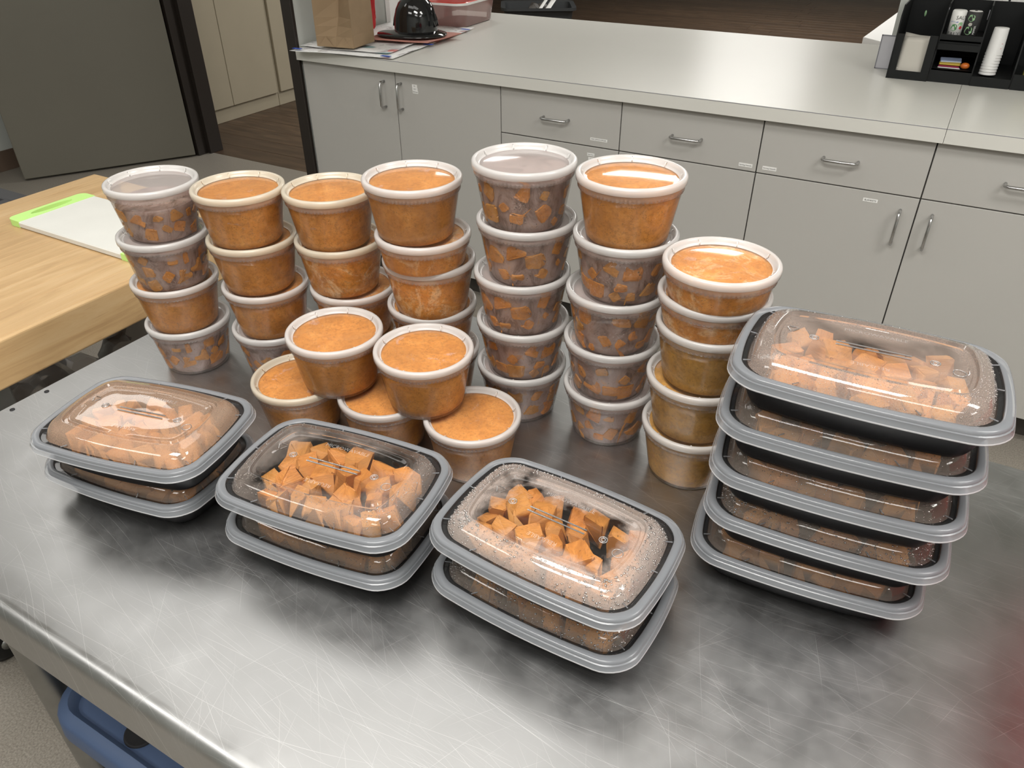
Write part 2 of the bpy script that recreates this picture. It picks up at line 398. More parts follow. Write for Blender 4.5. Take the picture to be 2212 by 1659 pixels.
MT['emboss'] = film('embossed_plastic', (.9,.9,.9), .25, .1, .3, 1.4)
def lamp_mat(i, s):
    t = NT('lit_diffuser'); e = t.n('ShaderNodeEmission'); t.set(e.inputs[0], (1,.975,.93)); e.inputs[1].default_value = s; return t.done(e)

# ------------------------------------------------------------------ room shell
def struct(o, label=None): o['kind'] = 'structure'; return o
XL, XR, YN, YF, YW, YB = -4.9, 3.2, -2.6, 3.2, 3.34, 14.0      # room limits; the far wall is YF..YW
struct(box('floor', XL, XR, YN, YW-.07, -.05, 0, MT['floor'], bev=0))
HX, HY = -9.0, 6.25          # the hall widens to the left past the tall cabinets
wf = struct(box('floor_hall', HX, XR, YW-.07, YB, -.055, -.006, MT['kick'], bev=0))
pk = None; random.seed(3)
y = YW-.07; row = 0
PW, PL = .18, 2.4
for i in range(int((YB-y)/PW)):
    x = (XL if y+PW*i < HY else XL-1.7)-.6*random.random()
    while x < (1.0 if y+PW*i < 8 else .4):
        x1 = x+PL
        if x1 > XL or y+PW*i > HY:
            if pk is None:
                pk = box('plank', -PL/2+.0015, PL/2-.0015, -PW/2+.0012, PW/2-.0012, -.006, 0, MT['plank'], wf, bev=.001)
                o = pk
            else: o = dup(pk, wf, 'plank')
            o.location = ((x+x1)/2, y+PW*(i+.5), 0)
        x = x1
struct(box('ceiling', HX, XR, YN, YB, CEIL, CEIL+.1, MT['ceiling'], bev=0))
struct(box('wall_left', XL-.1, XL, YN, HY, 0, CEIL, MT['wall'], bev=0))
struct(box('wall_hall_left', HX-.1, HX, HY, YB, 0, CEIL, MT['wall'], bev=0))
struct(box('wall_hall_return', HX, XL-.1, HY-.1, HY, 0, CEIL, MT['wall'], bev=0))
struct(box('wall_right', XR, XR+.1, YN, YB, 0, CEIL, MT['wall'], bev=0))
struct(box('wall_near', XL, XR, YN-.1, YN, 0, CEIL, MT['wall'], bev=0))
struct(box('wall_far', HX, XR, YB, YB+.1, 0, CEIL, MT['wall'], bev=0))
# wall with the doorway and the serving hatch
DX0, DX1, CT0 = -4.10, -2.39, .914
struct(box('wall_door_side', XL, DX0-.05, YF, YW, 0, CEIL, MT['wall'], bev=0))
bm = bmesh.new(); addbox(bm, -.275, XR, YF, YW, CT0+.0005, CEIL); addbox(bm, -.275, XR, YF, YW, 0, CT0-.041); struct(frombm('wall_hatch_side', bm, MT['wall']))
struct(box('wall_header', DX0-.05, -.275, YF, YW, 2.15, CEIL, MT['wall'], bev=0))
struct(box('wall_partition', -2.362, -2.318, 2.372, YW, 0, CEIL, MT['wall'], bev=0))
struct(box('trim_1', -2.366, -2.314, 2.355, 2.372, 0, CEIL, MT['frame'], bev=.002))
bm = bmesh.new(); addbox(bm, DX0-.05, DX0, YF-.02, YW, 0, 2.15, .002); addbox(bm, DX0, DX0+.03, YF+.05, YW+.01, 0, 2.15, .002)
struct(frombm('trim_2', bm, MT['frame']))
struct(box('baseboard_left', XL, XL+.008, YN, YF, 0, .115, MT['brown_base'], bev=.001))
struct(box('baseboard_hall', XL, DX0-.05, YF-.008, YF, 0, .115, MT['brown_base'], bev=.001))
# open door leaf
dl = empty('door_1', (-4.125, 3.17, 0), math.atan2(2.36-3.17, -4.62+4.125)); dl['kind'] = 'structure'
box('door_leaf', 0, .955, -.022, .022, .012, 2.1, MT['door'], dl, bev=.003)
for z in (.25,1.05,1.85): box('hinge', -.012, .012, -.03, -.018, z-.05, z+.05, MT['frame'], dl, bev=.002)
bm = bmesh.new(); tube(bm, [(.89,-.022,1.0),(.89,-.075,1.0),(.80,-.08,1.0)], .01, 8); frombm('lever_handle', bm, MT['chrome'], dl)
# ceiling lights
for i, (x, y, sx, sy, st) in enumerate(LAMPS):
    t = empty('ceiling_light', (x, y, CEIL), 0, ['recessed ceiling light panel over the left end of the steel table', 'recessed ceiling light panel over the right end of the steel table',
        'recessed ceiling light panel behind the camera to the left', 'recessed ceiling light panel behind the camera to the right', 'recessed ceiling light panel by the right kitchen wall',
        'recessed ceiling light panel in the hall beyond the counter, left', 'recessed ceiling light panel in the hall beyond the counter, right', 'recessed ceiling light panel beyond the doorway by the tall cabinets', 'recessed ceiling light panel near the open door, over the butcher block', 'added ceiling light panel brightening the tops from above the front of the steel table', 'recessed ceiling light panel at the far end of the hall', 'recessed ceiling light panel over the middle of the steel table'][i], 'light')
    bm = bmesh.new(); w2 = .025
    addbox(bm, -sx/2-w2, sx/2+w2, -sy/2-w2, -sy/2, -.02, 0); addbox(bm, -sx/2-w2, sx/2+w2, sy/2, sy/2+w2, -.02, 0)
    addbox(bm, -sx/2-w2, -sx/2, -sy/2, sy/2, -.02, 0); addbox(bm, sx/2, sx/2+w2, -sy/2, sy/2, -.02, 0)
    frombm('frame', bm, MT['white'], t)
    pyd('diffuser', [(-sx/2,-sy/2,-.008),(sx/2,-sy/2,-.008),(sx/2,sy/2,-.008),(-sx/2,sy/2,-.008)], [(3,2,1,0)], lamp_mat(i, st), t)

# ------------------------------------------------------------------ counter and cabinets
CT = .914; CF, CBK = 2.343, 3.51
ct = empty('countertop', (0,0,CT), 0, 'long white laminate countertop running over the grey base cabinets', 'countertop')
for (x0, x1) in ((-2.312,-.0105), (-.0095,XR-.02)):
    bm = bmesh.new(); addbox(bm, x0, x1, CF, CBK if x1 < .5 else YF, -.040, 0, .0004)
    if x1 > .5: addbox(bm, x0, -.276, YF, CBK, -.040, 0)if x0 < -.28 else None
    frombm('counter_section', bm, MT['counter'], ct); box('edge_seam', x0, x1, CF-.0004, CF+.0004, -.0026, -.0010, MT['greyline'], ct, bev=0)
FR = 2.367; ZB, ZT = .10, .872
edges = [-2.307,-1.853,-1.397,-.943,-.488,-.022,.435,.892]
def pull(name, parent, x, z, vert, L=.09):
    bm = bmesh.new(); h = L/2; yo = FR; d = .03
    pts = [(0,0,-h),(0,-d*.75,-h),(0,-d,-h+.008),(0,-d,h-.008),(0,-d*.75,h),(0,0,h)]
    if not vert: pts = [(p[2], p[1], 0) for p in pts]
    tube(bm, [(x+p[0], yo+p[1], z+p[2]) for p in pts], .0046, 8)
    return frombm(name, bm, MT['chrome'], parent)
def sticker(parent, x, z, w, h, txt, ts, rot=0):
    s = box('label_sticker', -w/2, w/2, -.0006, .0, -h/2, h/2, MT['paper'], parent, bev=0, loc=(x, FR-.0002, z)); s.rotation_euler = (0, rot, 0)
    o = link('lettering', text_mesh(txt, ts), MT['ink'], s, (0, -.0010, 0)); o.rotation_euler = (PI/2, 0, 0)
names = ['grey cabinet with one full height door at the left end, beside the dark wall cap', 'grey cabinet with one full height door marked by three small labels',
  'grey cabinet under the drawer labelled office supplies', 'grey cabinet under the drawer between the office supplies and right serving utensils drawers',
  'grey cabinet whose door carries the blankets label', 'grey cabinet at the right edge whose drawer shows half a handle']
for i in range(len(edges)-1):
    x0, x1 = edges[i], edges[i+1]; g = .0018
    lab = names[i] if i < 6 else 'grey base cabinet wholly past the right picture edge, last of the row'
    t = empty('base_cabinet', (0,0,0), 0, lab, 'cabinet')
    bm = bmesh.new(); addbox(bm, x0, x1, FR+.02, 2.95, ZB, ZT); frombm('body', bm, MT['cab_edge'], t)
    box('toe_kick', x0, x1, FR+.075, FR+.095, 0, ZB, MT['kick'], t, bev=0)
    if i < 2:
        d = box('door', x0+g, x1-g, FR, FR+.019, ZB, ZT-.003, MT['cabinet'], t, bev=.001)
        pull('handle', d, x1-.052 if i == 0 else x0+.027, .786, True, .092)
        if i == 1:
            for k, (s, ww) in enumerate((('OIL',.019),('SALT',.020),('SERVING',.021))):
                sticker(d, -1.765+.0012*k, .829-.0105*k, ww+.0035, .0105, s, .0055, .02*k)
    else:
        dr = box('drawer', x0+g, x1-g, FR, FR+.019, .711+g, ZT-.003, MT['cabinet'], t, bev=.001)
        hx = {2:-1.178, 3:-.717, 4:-.254}.get(i, x0+.235)
        pull('handle', dr, hx, .787, False, .095)
        d = box('door', x0+g, x1-g, FR, FR+.019, ZB, .711-g, MT['cabinet'], t, bev=.001)
        pull('handle', d, x1-.042 if i % 2 == 0 else x0+.042, .622, True, .096)
        if i == 2:
            sticker(dr, -1.017, .737, .062, .009, 'MISC OFFICE SUPPLIES', .0055)
            sticker(d, -1.043, .684, .027, .010, 'Paper Plates', .0045); sticker(d, -1.038, .670, .027, .010, 'Cups', .0055)
        if i == 3: sticker(dr, -.522, .7295, .042, .011, 'Serving Utensils', .0058)
        if i == 4:
            sticker(dr, -.449, .730, .042, .011, 'Serving Utensils', .0058); sticker(d, -.149, .684, .040, .010, 'BLANKETS', .0068)
t = tag(box('counter_back_panel', -2.312, -.28, 3.10, 3.12, 0, CT-.04, MT['cabinet'], bev=.001), 'plain grey back panel holding up the counter on the hall side', 'panel')

# tall cabinets beyond the doorway
TX = -4.56
for i, (y0, y1) in enumerate(((3.46,4.372),(4.376,5.288),(5.292,6.204))):
    t = empty('tall_cabinet', (0,0,0), 0, ['tall beige storage cabinet seen through the doorway, nearest the dark frame', 'tall beige storage cabinet seen through the doorway, beside the dark wall cap', 'tall beige storage cabinet farthest down the hall'][i], 'cabinet')
    box('body', XL+.01, TX-.002, y0, y1, 0, 2.2, MT['beige'], t, bev=.002)
    m = (y0+y1)/2
    for a, b, s in ((y0+.015,m-.002,1),(m+.002,y1-.015,-1)):
        d = box('door', TX-.002, TX+.018, a, b, .10, 2.17, MT['beige'], t, bev=.002)
        if i or s < 0:
            hy = (y1-.05 if s < 0 else y0+.05)
            bm = bmesh.new(); tube(bm, [(TX+.018,hy,.9),(TX+.045,hy,.91),(TX+.045,hy,1.01),(TX+.018,hy,1.02)], .005, 6); frombm('handle', bm, MT['chrome'], d)

# ------------------------------------------------------------------ steel table
def steel_table():
    t = empty('steel_worktable', (0,0,0), 0, 'scratched stainless steel worktable holding all the food containers', 'table')
    x0, x1, yb, yc, r = -1.02, .82, .923, .192, .0155
    prof = [(yb-.004,-.045),(yb,-.040),(yb,-.003),(yb-.003,0.)]
    for k in range(1, 24): prof.append((yb-.003+(yc-yb+.003)*k/24, 0.))
    for k in range(0, 9):
        a = PI/2*k/8; prof.append((yc-r*math.sin(a)*.95, -r+r*math.cos(a)))
    prof += [(yc-r*.95,-.066),(yc-r*.95+.002,-.068),(yc-r*.95+.014,-.068)]
    N = 48; v, f = [], []
    for i in range(N+1):
        x = x0+(x1-x0)*i/N
        for (y, z) in prof: v.append((x, y, TH+z))
    L = len(prof)
    for i in range(N):
        for k in range(L-1): f.append((i*L+k, (i+1)*L+k, (i+1)*L+k+1, i*L+k+1))
    top = pyd('table_top', v, f, MT['steel'], t); autosmooth(top, 40)
    for x in (x0, x1-.003): box('end_flange', x, x+.003, yc-.01, yb-.002, TH-.045, TH-.0005, MT['steel'], t, bev=.001)
    for (x, y) in ((-.931,.252),(.73,.252),(-.931,.85),(.73,.85)):
        lg = lathe('leg', [(.0205,.03),(.0205,TH-.06)], 24, MT['galv'], t, (x,y,0)); lathe('foot', [(0,0),(.016,0),(.018,.012),(.018,.05),(0,.052)], 16, MT['galv'], lg)
        lathe('collar', [(.0205,.22),(.026,.222),(.026,.262),(.0205,.264)], 24, MT['chrome'], lg)
    box('undershelf', -.925, .725, .246, .856, .235, .252, MT['galv'], t, bev=.003)
    for (x, y) in ((-1.009,.439),(-1.009,.389)): lathe('rivet_hole', [(0,.0006),(.0032,.0006),(.0034,0)], 12, MT['dark'], t, (x,y,TH+.0003))
    return t
steel_table()

# blue bin on the undershelf
bb = empty('blue_bin', (-.635,.377,.253), 0, 'blue plastic bin with a round hole in its lid, under the steel table', 'bin')
def rrect(L, W, r, bow=0, n=6, m=6):
    hx, hy = L/2, W/2; P = []
    cs = [(hx-r,hy-r,0),(-hx+r,hy-r,90),(-hx+r,-hy+r,180),(hx-r,-hy+r,270)]
    for (cx, cy, a0) in cs:
        for k in range(n+1):
            a = R(a0+90*k/n); P.append((cx+r*math.cos(a), cy+r*math.sin(a)))
    Q = []
    for i, a in enumerate(P):
        b = P[(i+1) % len(P)]; Q.append(a)
        if (i+1) % (n+1) == 0:
            for k in range(1, m): Q.append((a[0]+(b[0]-a[0])*k/m, a[1]+(b[1]-a[1])*k/m))
    if bow: Q = [(x*(1-(bow/hx)*(y/hy)**2), y*(1-(bow/hy)*(x/hx)**2)) for x, y in Q]
    return Q
def loops(name, rings, mats=None, parent=None, loc=None, cap0=False, cap1=False, smooth=True, mi=None):
    """rings: list of (outline, z)"""
    v, f, mm = [], [], []; n = len(rings[0][0])
    for (o, z) in rings: v += [(x, y, z) for x, y in o]
    for i in range(len(rings)-1):
        for k in range(n):
            f.append((i*n+k, i*n+(k+1)%n, (i+1)*n+(k+1)%n, (i+1)*n+k)); mm.append(mi[i] if mi else 0)
    if cap0: f.append(tuple(range(n-1,-1,-1))); mm.append(mi[0] if mi else 0)
    if cap1: f.append(tuple(range((len(rings)-1)*n, len(rings)*n))); mm.append(mi[-1] if mi else 0)
    me = bpy.data.meshes.new(name); me.from_pydata(v, [], f); me.update()
    o = link(name, me, mats, parent, loc, smooth)
    for p, q in zip(me.polygons, mm): p.material_index = q
    return o
BL, BW = .50, .33
autosmooth(loops('body', [(rrect(BL-.10,BW-.08,.04),0),(rrect(BL-.02,BW-.015,.05),.23)], MT['blue'], bb, cap0=True), 40)
lid = loops('lid', [(rrect(BL,BW,.05),.222),(rrect(BL,BW,.06),.258),(rrect(BL-.008,BW-.008,.056),.264),(rrect(BL-.034,BW-.034,.04),.268),(rrect(BL-.044,BW-.044,.036),.262),(rrect(BL-.052,BW-.052,.032),.252)], MT['blue'], bb, cap1=True)
autosmooth(lid, 40)
lathe('lid_hole', [(0,.001),(.0195,.001),(.0205,.003),(.0225,.003),(.0235,0)], 32, MT['dark'], bb, (-.100,-.1145,.2523))

# ------------------------------------------------------------------ butcher block table
wt = empty('butcher_block_table', (0,0,0), 0, 'butcher block table with a thick maple top, at the left behind the steel table', 'table')
BX0, BX1, BY0, BY1, BZ, BT = -1.700, -1.156, .22, 1.022, .902, .076
ns = 14; wd = (BX1-BX0)/ns
st0 = box('stave', -wd/2+.0001, wd/2-.0001, -(BY1-BY0)/2, (BY1-BY0)/2, -BT/2, BT/2, MT['stave'], wt, bev=.0006)
st0.location = (BX0+wd/2, (BY0+BY1)/2, BZ-BT/2)
for i in range(1, ns):
    s = dup(st0, wt, 'stave'); s.location = (BX0+wd*(i+.5), (BY0+BY1)/2, BZ-BT/2)
e = box('stave', -.006, .006, -(BY1-BY0)/2, (BY1-BY0)/2, -BT/2, BT/2, MT['stave'], wt, bev=.004, seg=3); e.location = (BX1+.004, (BY0+BY1)/2, BZ-BT/2)
for (x, y, dy) in ((-1.54,.43,-.05),(-1.19,.44,.055),(-1.54,.97,.04),(-1.19,.97,.04)):   # casters swivelled
    l = box('leg', -.022, .022, -.022, .022, .12, BZ-BT, MT['galv'], wt, bev=.003, loc=(x,y,0))
    cw_ = lathe('caster_wheel', [(0,-.014),(.034,-.014),(.045,-.011),(.045,.011),(.034,.014),(0,.014)], 20, MT['black'], wt, (x,y+dy,.046)); cw_.rotation_euler = (0,PI/2,0)
    lathe('hub', [(0,-.016),(.014,-.016),(.014,.016),(0,.016)], 12, MT['galv'], cw_)
    box('fork', -.024, .024, min(-.02,dy), max(.02,dy), .094, .122, MT['galv'], wt, bev=.004, loc=(x,y,0))
box('undershelf', BX0+.03, BX1-.03, BY0+.05, BY1-.03, .40, .42, MT['galv'], wt, bev=.002)
# cutting board
cb = empty('cutting_board', (-1.567-.012+.19, .744+.082, BZ+.0005), 0, 'white cutting board with lime green grip ends on the butcher block', 'board')
Lb, Wb, tb = .376, .168, .012
box('board', -Lb/2+.038, Lb/2-.03, -Wb/2, Wb/2, 0, tb, MT['board'], cb, bev=.002)
def grip(sg, w, hole):
    bm = bmesh.new(); x1 = sg*Lb/2; x0 = x1-sg*w
    n = 8; rr = .016; out = [(x0,-Wb/2)]
    for k in range(n+1): a = -PI/2+PI/2*k/n; out.append((x1-sg*rr+sg*rr*math.cos(a), -Wb/2+rr+rr*math.sin(a)))
    for k in range(n+1): a = PI/2*k/n; out.append((x1-sg*rr+sg*rr*math.cos(a), Wb/2-rr+rr*math.sin(a)))
    out.append((x0, Wb/2))
    ov = [bm.verts.new((x,y,0)) for x, y in out]; es = [bm.edges.new((ov[i],ov[(i+1)%len(ov)])) for i in range(len(ov))]
    if hole:
        hv = [bm.verts.new(((x0+x1)/2+.0105*math.cos(2*PI*k/24), .045*math.sin(2*PI*k/24), 0)) for k in range(24)]
        es += [bm.edges.new((hv[i],hv[(i+1)%24])) for i in range(24)]
    bmesh.ops.triangle_fill(bm, use_beauty=True, use_dissolve=False, edges=es)
    r = bmesh.ops.extrude_face_region(bm, geom=bm.faces[:]); bmesh.ops.translate(bm, vec=(0,0,tb+.0008), verts=[g for g in r['geom'] if isinstance(g, bmesh.types.BMVert)])
    tag(frombm('grip_end', bm, MT['green'], cb), 'lime green grip end' + (' with an oval hand hole' if hole else ''))
grip(-1, .040, True); grip(1, .032, False)

# plastic bags on the shelf below the block
def crumple(name, loc, size, mat, seed, label, cat='bag'):
    bm = bmesh.new(); bmesh.ops.create_icosphere(bm, subdivisions=4, radius=1)
    for v in bm.verts:
        p = v.co.copy(); d = noise.noise(p*1.8+Vector((seed,0,0)))*.28+abs(noise.noise(p*4+Vector((0,seed,0))))*.22
        q = p*(1+d); q.z = max(q.z, -.75)
        v.co = Vector((q.x*size[0], q.y*size[1], (q.z+.75)*size[2]))
    o = frombm(name, bm, mat, None, loc); autosmooth(o, 25); return tag(o, label, cat)
crumple('plastic_bag', (-1.37,.585,.42), (.16,.145,.165), MT['bag'], 2.0, 'cloudy white plastic bag on the shelf under the butcher block')
crumple('plastic_bag', (-1.37,.875,.42), (.16,.125,.165), MT['bagdark'], 5.0, 'dark see through plastic bag on the shelf under the butcher block, farther from the camera')
crumple('wrapped_package', (-1.37,.37,.42), (.15,.07,.16), MT['meat'], 8.0, 'dark red wrapped package on the shelf under the butcher block', 'package')
# grey cart behind the block
gc = empty('utility_cart', (0,0,0), 0, 'grey metal utility cart behind the butcher block, by the open door', 'cart')
bm = bmesh.new(); addbox(bm, -3.15,-2.66,1.30,1.36,.53,.57,.004); addbox(bm, -3.15,-2.66,.72,.78,.53,.57,.004); addbox(bm,-2.72,-2.66,.78,1.30,.53,.57,.004); addbox(bm,-3.15,-3.09,.78,1.30,.53,.57,.004)
frombm('top_rail', bm, MT['grey_cart'], gc)
box('tray', -3.09,-2.72,.78,1.30,.50,.512, MT['grey_cart'], gc); box('lower_tray', -3.13,-2.68,.74,1.34,.18,.20, MT['grey_cart'], gc)
for (x,y) in ((-3.12,.75),(-2.69,.75),(-3.12,1.33),(-2.69,1.33)):
    box('leg', x-.015,x+.015,y-.015,y+.015,.06,.53, MT['grey_cart'], gc); ww = lathe('caster_wheel', [(0,-.012),(.03,-.012),(.03,.012),(0,.012)], 16, MT['black'], gc, (x,y,.03)); ww.rotation_euler = (0,PI/2,0)
tag(box('cardboard_tray', -.10,.10,-.07,.07,0,.03, MT['beige'], None, bev=.003, loc=(-2.95,1.10,.5125)), 'small beige cardboard tray on the grey utility cart', 'tray')

# ------------------------------------------------------------------ things on the counter
def bentsheet(name, quad, mat, parent=None, seed=0, lift=.006, n=10, th=.0008, edge=None):
    """quad: four corners (x,y,z) counter-clockwise"""
    a, b, c, d = [Vector(q) for q in quad]; v, f = [], []
    for i in range(n+1):
        for j in range(n+1):
            s, t_ = i/n, j/n; p = (a*(1-s)+b*s)*(1-t_)+(d*(1-s)+c*s)*t_
            wv = noise.noise(Vector((p.x*9+seed, p.y*9, seed)))
            e = max(0, max(abs(s-.5), abs(t_-.5))*2-.6)/.4
            p.z += lift*(.5+.5*wv)*e+.0004; v.append(tuple(p))
    m = (n+1)**2
    v += [(x,y,z-th) for x,y,z in v]
    for i in range(n):
        for j in range(n):
            q = (i*(n+1)+j, (i+1)*(n+1)+j, (i+1)*(n+1)+j+1, i*(n+1)+j+1); f.append(q); f.append(tuple(k+m for k in reversed(q)))
    bd = [i*(n+1) for i in range(n)]+[n*(n+1)+j for j in range(n)]+[i*(n+1)+n for i in range(n,0,-1)]+[j for j in range(n,0,-1)]
    for i in range(len(bd)): p, q = bd[i], bd[(i+1)%len(bd)]; f.append((q,p,p+m,q+m))
    return pyd(name, v, f, mat, parent, None, True)
z0 = CT+.001
tag(bentsheet('newspaper', [(-2.285,2.285,z0),(-1.842,2.349,z0),(-1.930,3.05,z0),(-2.30,3.0,z0)], MT['news'], seed=1.0, lift=.010), 'lowest newspaper sheet under the paper bag, overhanging the counter front', 'newspaper')
tag(bentsheet('newspaper', [(-2.30,2.36,z0+.004),(-1.90,2.40,z0+.003),(-1.965,2.88,z0+.003),(-2.295,2.95,z0+.012)], MT['news'], seed=4.0, lift=.012), 'upper newspaper sheet between the paper bag and the black hat', 'newspaper')
for k, (x, y, lb) in enumerate(((-2.262,2.305,'at the left front corner'),(-1.874,2.352,'at the middle of the front edge'),(-1.872,2.62,'at the right edge near the hat'),(-1.93,2.98,'at the right edge near the red lidded tub'))):
    tag(box('tape_strip', -.02,.02,-.008,.008,0,.001, MT['bluetape'], None, bev=0, loc=(x,y,z0+.010)), 'strip of blue tape on the newspaper '+lb, 'tape')
# brown paper bag
pb = empty('paper_bag', (-2.137,2.445,z0+.0165), R(9), 'brown kraft paper bag standing on the newspaper at the left end of the counter', 'bag')
def paper_bag():
    # sides with a pinched gusset: front and back seen, the narrow side creased inward
    w_, d_, H_ = .080, .080, .30; v, f = [], []
    lv = [(0,1,.05),(.036,1,.25),(.07,1,.55),(.10,1,.8),(.16,.99,1.05),(.22,.97,1.2),(H_,.93,1.3)]
    for (z, s, g) in lv:
        x0, x1 = -w_*s, w_*s; y0, y1 = -d_*s, d_*s
        v += [(x0,y0,z),(0,y0+.058*g,z),(x1,y0,z),(x1,y1,z),(0,y1-.045*g,z),(x0,y1,z)]
    for i in range(len(lv)-1):
        for k in range(6): f.append((i*6+k, i*6+(k+1)%6, (i+1)*6+(k+1)%6, (i+1)*6+k))
    f.append((5,4,3,2,1,0)); o = pyd('bag_body', v, f, MT['kraft'], pb)
    for s in (-1, 1):
        cx = s*.039; pyd('bottom_flap', [(cx-.034,-d_-.0006,.0005),(cx+.034,-d_-.0006,.0005),(cx,-d_-.0004+.003,.036)], [(0,1,2)], MT['kraft'], pb)
    bm = bmesh.new(); addbox(bm, w_-.0005, w_+.0008, -d_+.002, d_-.002, .001, .045); frombm('bottom_fold', bm, MT['kraft'], pb)
paper_bag()
# pink sheet and black hat
tag(bentsheet('pink_foam_sheet', [(-2.13,2.555,z0+.018),(-1.862,2.600,z0+.018),(-1.86,2.84,z0+.018),(-2.16,2.80,z0+.018)], MT['pink'], seed=9, lift=.004, th=.004), 'faded pink foam sheet lying under the black hat', 'sheet')
ht = empty('black_hat', (-1.985,2.70,z0+.031), R(15), 'glossy black plastic helmet shaped hat on the pink sheet', 'hat')
bm = bmesh.new(); n = 40; rows = [(1.0,.0),(.99,.03),(.96,.06),(.88,.088),(.74,.112),(.54,.128),(.30,.136),(.0,.139)]; prev = None
for (s, z) in rows:
    if s == 0: ring = [bm.verts.new((0,0,z))]*n
    else: ring = [bm.verts.new((.082*s*math.cos(2*PI*k/n)*1.08, .078*s*math.sin(2*PI*k/n), z)) for k in range(n)]
    if prev:
        for k in range(n):
            q = [prev[k], prev[(k+1)%n], ring[(k+1)%n], ring[k]]; bm.faces.new([q[0],q[1],q[2]] if ring[0] is ring[1] else q)
    prev = ring
frombm('crown', bm, MT['glossblack'], ht, smooth=True)
v, f = [], []
for k in range(n):
    a = 2*PI*k/n; ca, sa = math.cos(a), math.sin(a); ext = .026+(.050 if ca < 0 else .012)*abs(ca)**2
    for (r_, z) in ((0,.012),(.35,.006),(1,.0),(1.03,-.004),(1.0,-.006),(0,.004)):
        v.append(((.086+ext*r_)*ca, (.079+ext*r_)*sa, z))
for k in range(n):
    for j in range(5): a_, b_ = k*6+j, ((k+1)%n)*6+j; f.append((a_, b_, b_+1, a_+1))
pyd('brim', v, f, MT['glossblack'], ht, smooth=True)
for off in (-.018, 0, .018):
    bm = bmesh.new(); pts = []
    for k in range(15):
        a = PI*(.06+.88*k/14); pts.append((.0885*math.cos(a), off, .001+.1375*math.sin(a)))
    tube(bm, pts, .0042, 8); frombm('ridge', bm, MT['glossblack'], ht)
# clear tub with red lid
tb_ = empty('food_tub', (-2.10,3.185,CT+.002), R(4), 'clear plastic food tub with a red lid at the back of the counter', 'tub')
autosmooth(loops('tub_body', [(rrect(.205,.31,.05),0),(rrect(.21,.315,.05),.004),(rrect(.235,.345,.055),.095)], MT['tubclear'], tb_, cap0=True), 40)
autosmooth(loops('tub_base', [(rrect(.20,.305,.05),.002),(rrect(.20,.305,.05),.004)], MT['pink'], tb_, cap1=True), 30)
autosmooth(loops('lid_rim', [(rrect(.236,.346,.055),.088),(rrect(.244,.354,.058),.09),(rrect(.244,.354,.058),.099)], MT['white'], tb_), 40)
autosmooth(loops('lid', [(rrect(.242,.352,.057),.0985),(rrect(.236,.346,.055),.102),(rrect(.222,.332,.05),.102),(rrect(.212,.322,.048),.098)], MT['redlid'], tb_, cap1=True), 40)
# things leaning at the partition behind the bag
tag(box('white_carton', -2.314,-2.288,2.93,3.19,CT+.002,CT+.32, MT['paper'], None, bev=.002), 'white carton standing against the partition behind the hat', 'box')
crumple('red_bag', (-2.265,2.74,z0+.02), (.03,.045,.13), MT['red'], 3.3, 'red fabric bundle behind the paper bag')
# far side: charcoal tote with striped garment
tt = empty('storage_tote', (-3.33,6.28,0), R(30), 'charcoal grey plastic tote on the wood floor beyond the counter', 'tote')
autosmooth(loops('tote_body', [(rrect(.50,.36,.05),.0),(rrect(.62,.46,.06),.47),(rrect(.68,.52,.07),.48),(rrect(.68,.52,.07),.50),(rrect(.60,.44,.05),.495),(rrect(.50,.36,.05),.03)], MT['tote'], tt, cap0=True, cap1=True), 40)
cl = crumple('black_garment', (-3.33,6.28,.045), (.18,.13,.285), MT['kick'], 6.1, 'black garment with white stripes stuffed in the charcoal tote', 'clothing')
for k in range(2):
    s = bentsheet('white_stripe', [(.04+.06*k,-.13,.46),(.07+.075*k,-.13,.46),(.07+.075*k,.06,.56),(.04+.06*k,.06,.56)], MT['white'], cl, seed=k, lift=0, n=4, th=.004)
tt.scale = (.92,.92,1.13)
# white table beyond the hatch
wtb = empty('white_table', (0,0,0), 0, 'white table in the hall beyond the wall end, only its corner showing', 'table')
op_ = [(-.551,4.80),(-.02,4.30),(.75,4.30),(1.2,4.80),(1.2,5.9),(-.50,5.9)]
autosmooth(loops('table_top', [(op_,.705),(op_,.738),([(x*.995+.001,y*.999+.003) for x,y in op_],.740)], MT['white'], wtb, cap0=True, cap1=True), 20)
for (x,y) in ((-.1,4.6),(.9,4.6),(-.1,5.7),(.9,5.7)): box('leg', x-.02,x+.02,y-.02,y+.02,0,.705, MT['grey_cart'], wtb)
# sign holder
sg = empty('sign_holder', (-.262,3.05,CT), 0, 'small pale upright sign holder beside the black organizer', 'sign')
box('panel', -.028,.030,-.002,.002,.001,.105, MT['acrylic'], sg, bev=.0005)
bm = bmesh.new(); addbox(bm,-.030,-.027,-.003,.003,0,.107); addbox(bm,-.030,.030,-.003,.003,.104,.107); addbox(bm,-.030,.030,-.003,.02,0,.0025); frombm('edge', bm, MT['greyline'], sg)
# outlet on the wall
ol = empty('wall_outlet', (.055,YF,1.165), 0, 'white electrical outlet plate on the wall above the black organizer', 'outlet')
box('plate', -.058,.16,-.004,0,-.062,.06, MT['white'], ol, bev=.002)
for x in (-.005, .075):
    s = box('socket', x-.022,x+.022,-.007,-.003,-.052,.05, MT['white'], ol, bev=.003)
    lathe('ground_pin_hole', [(0,0),(.0035,0),(.0035,.001)], 10, MT['dark'], s, (x,-.0072,-.036)).rotation_euler = (PI/2,0,0)
    for dx in (-.007,.007): box('slot', x+dx-.0012,x+dx+.0012,-.0076,-.0066,-.018,-.006, MT['dark'], s, bev=0)

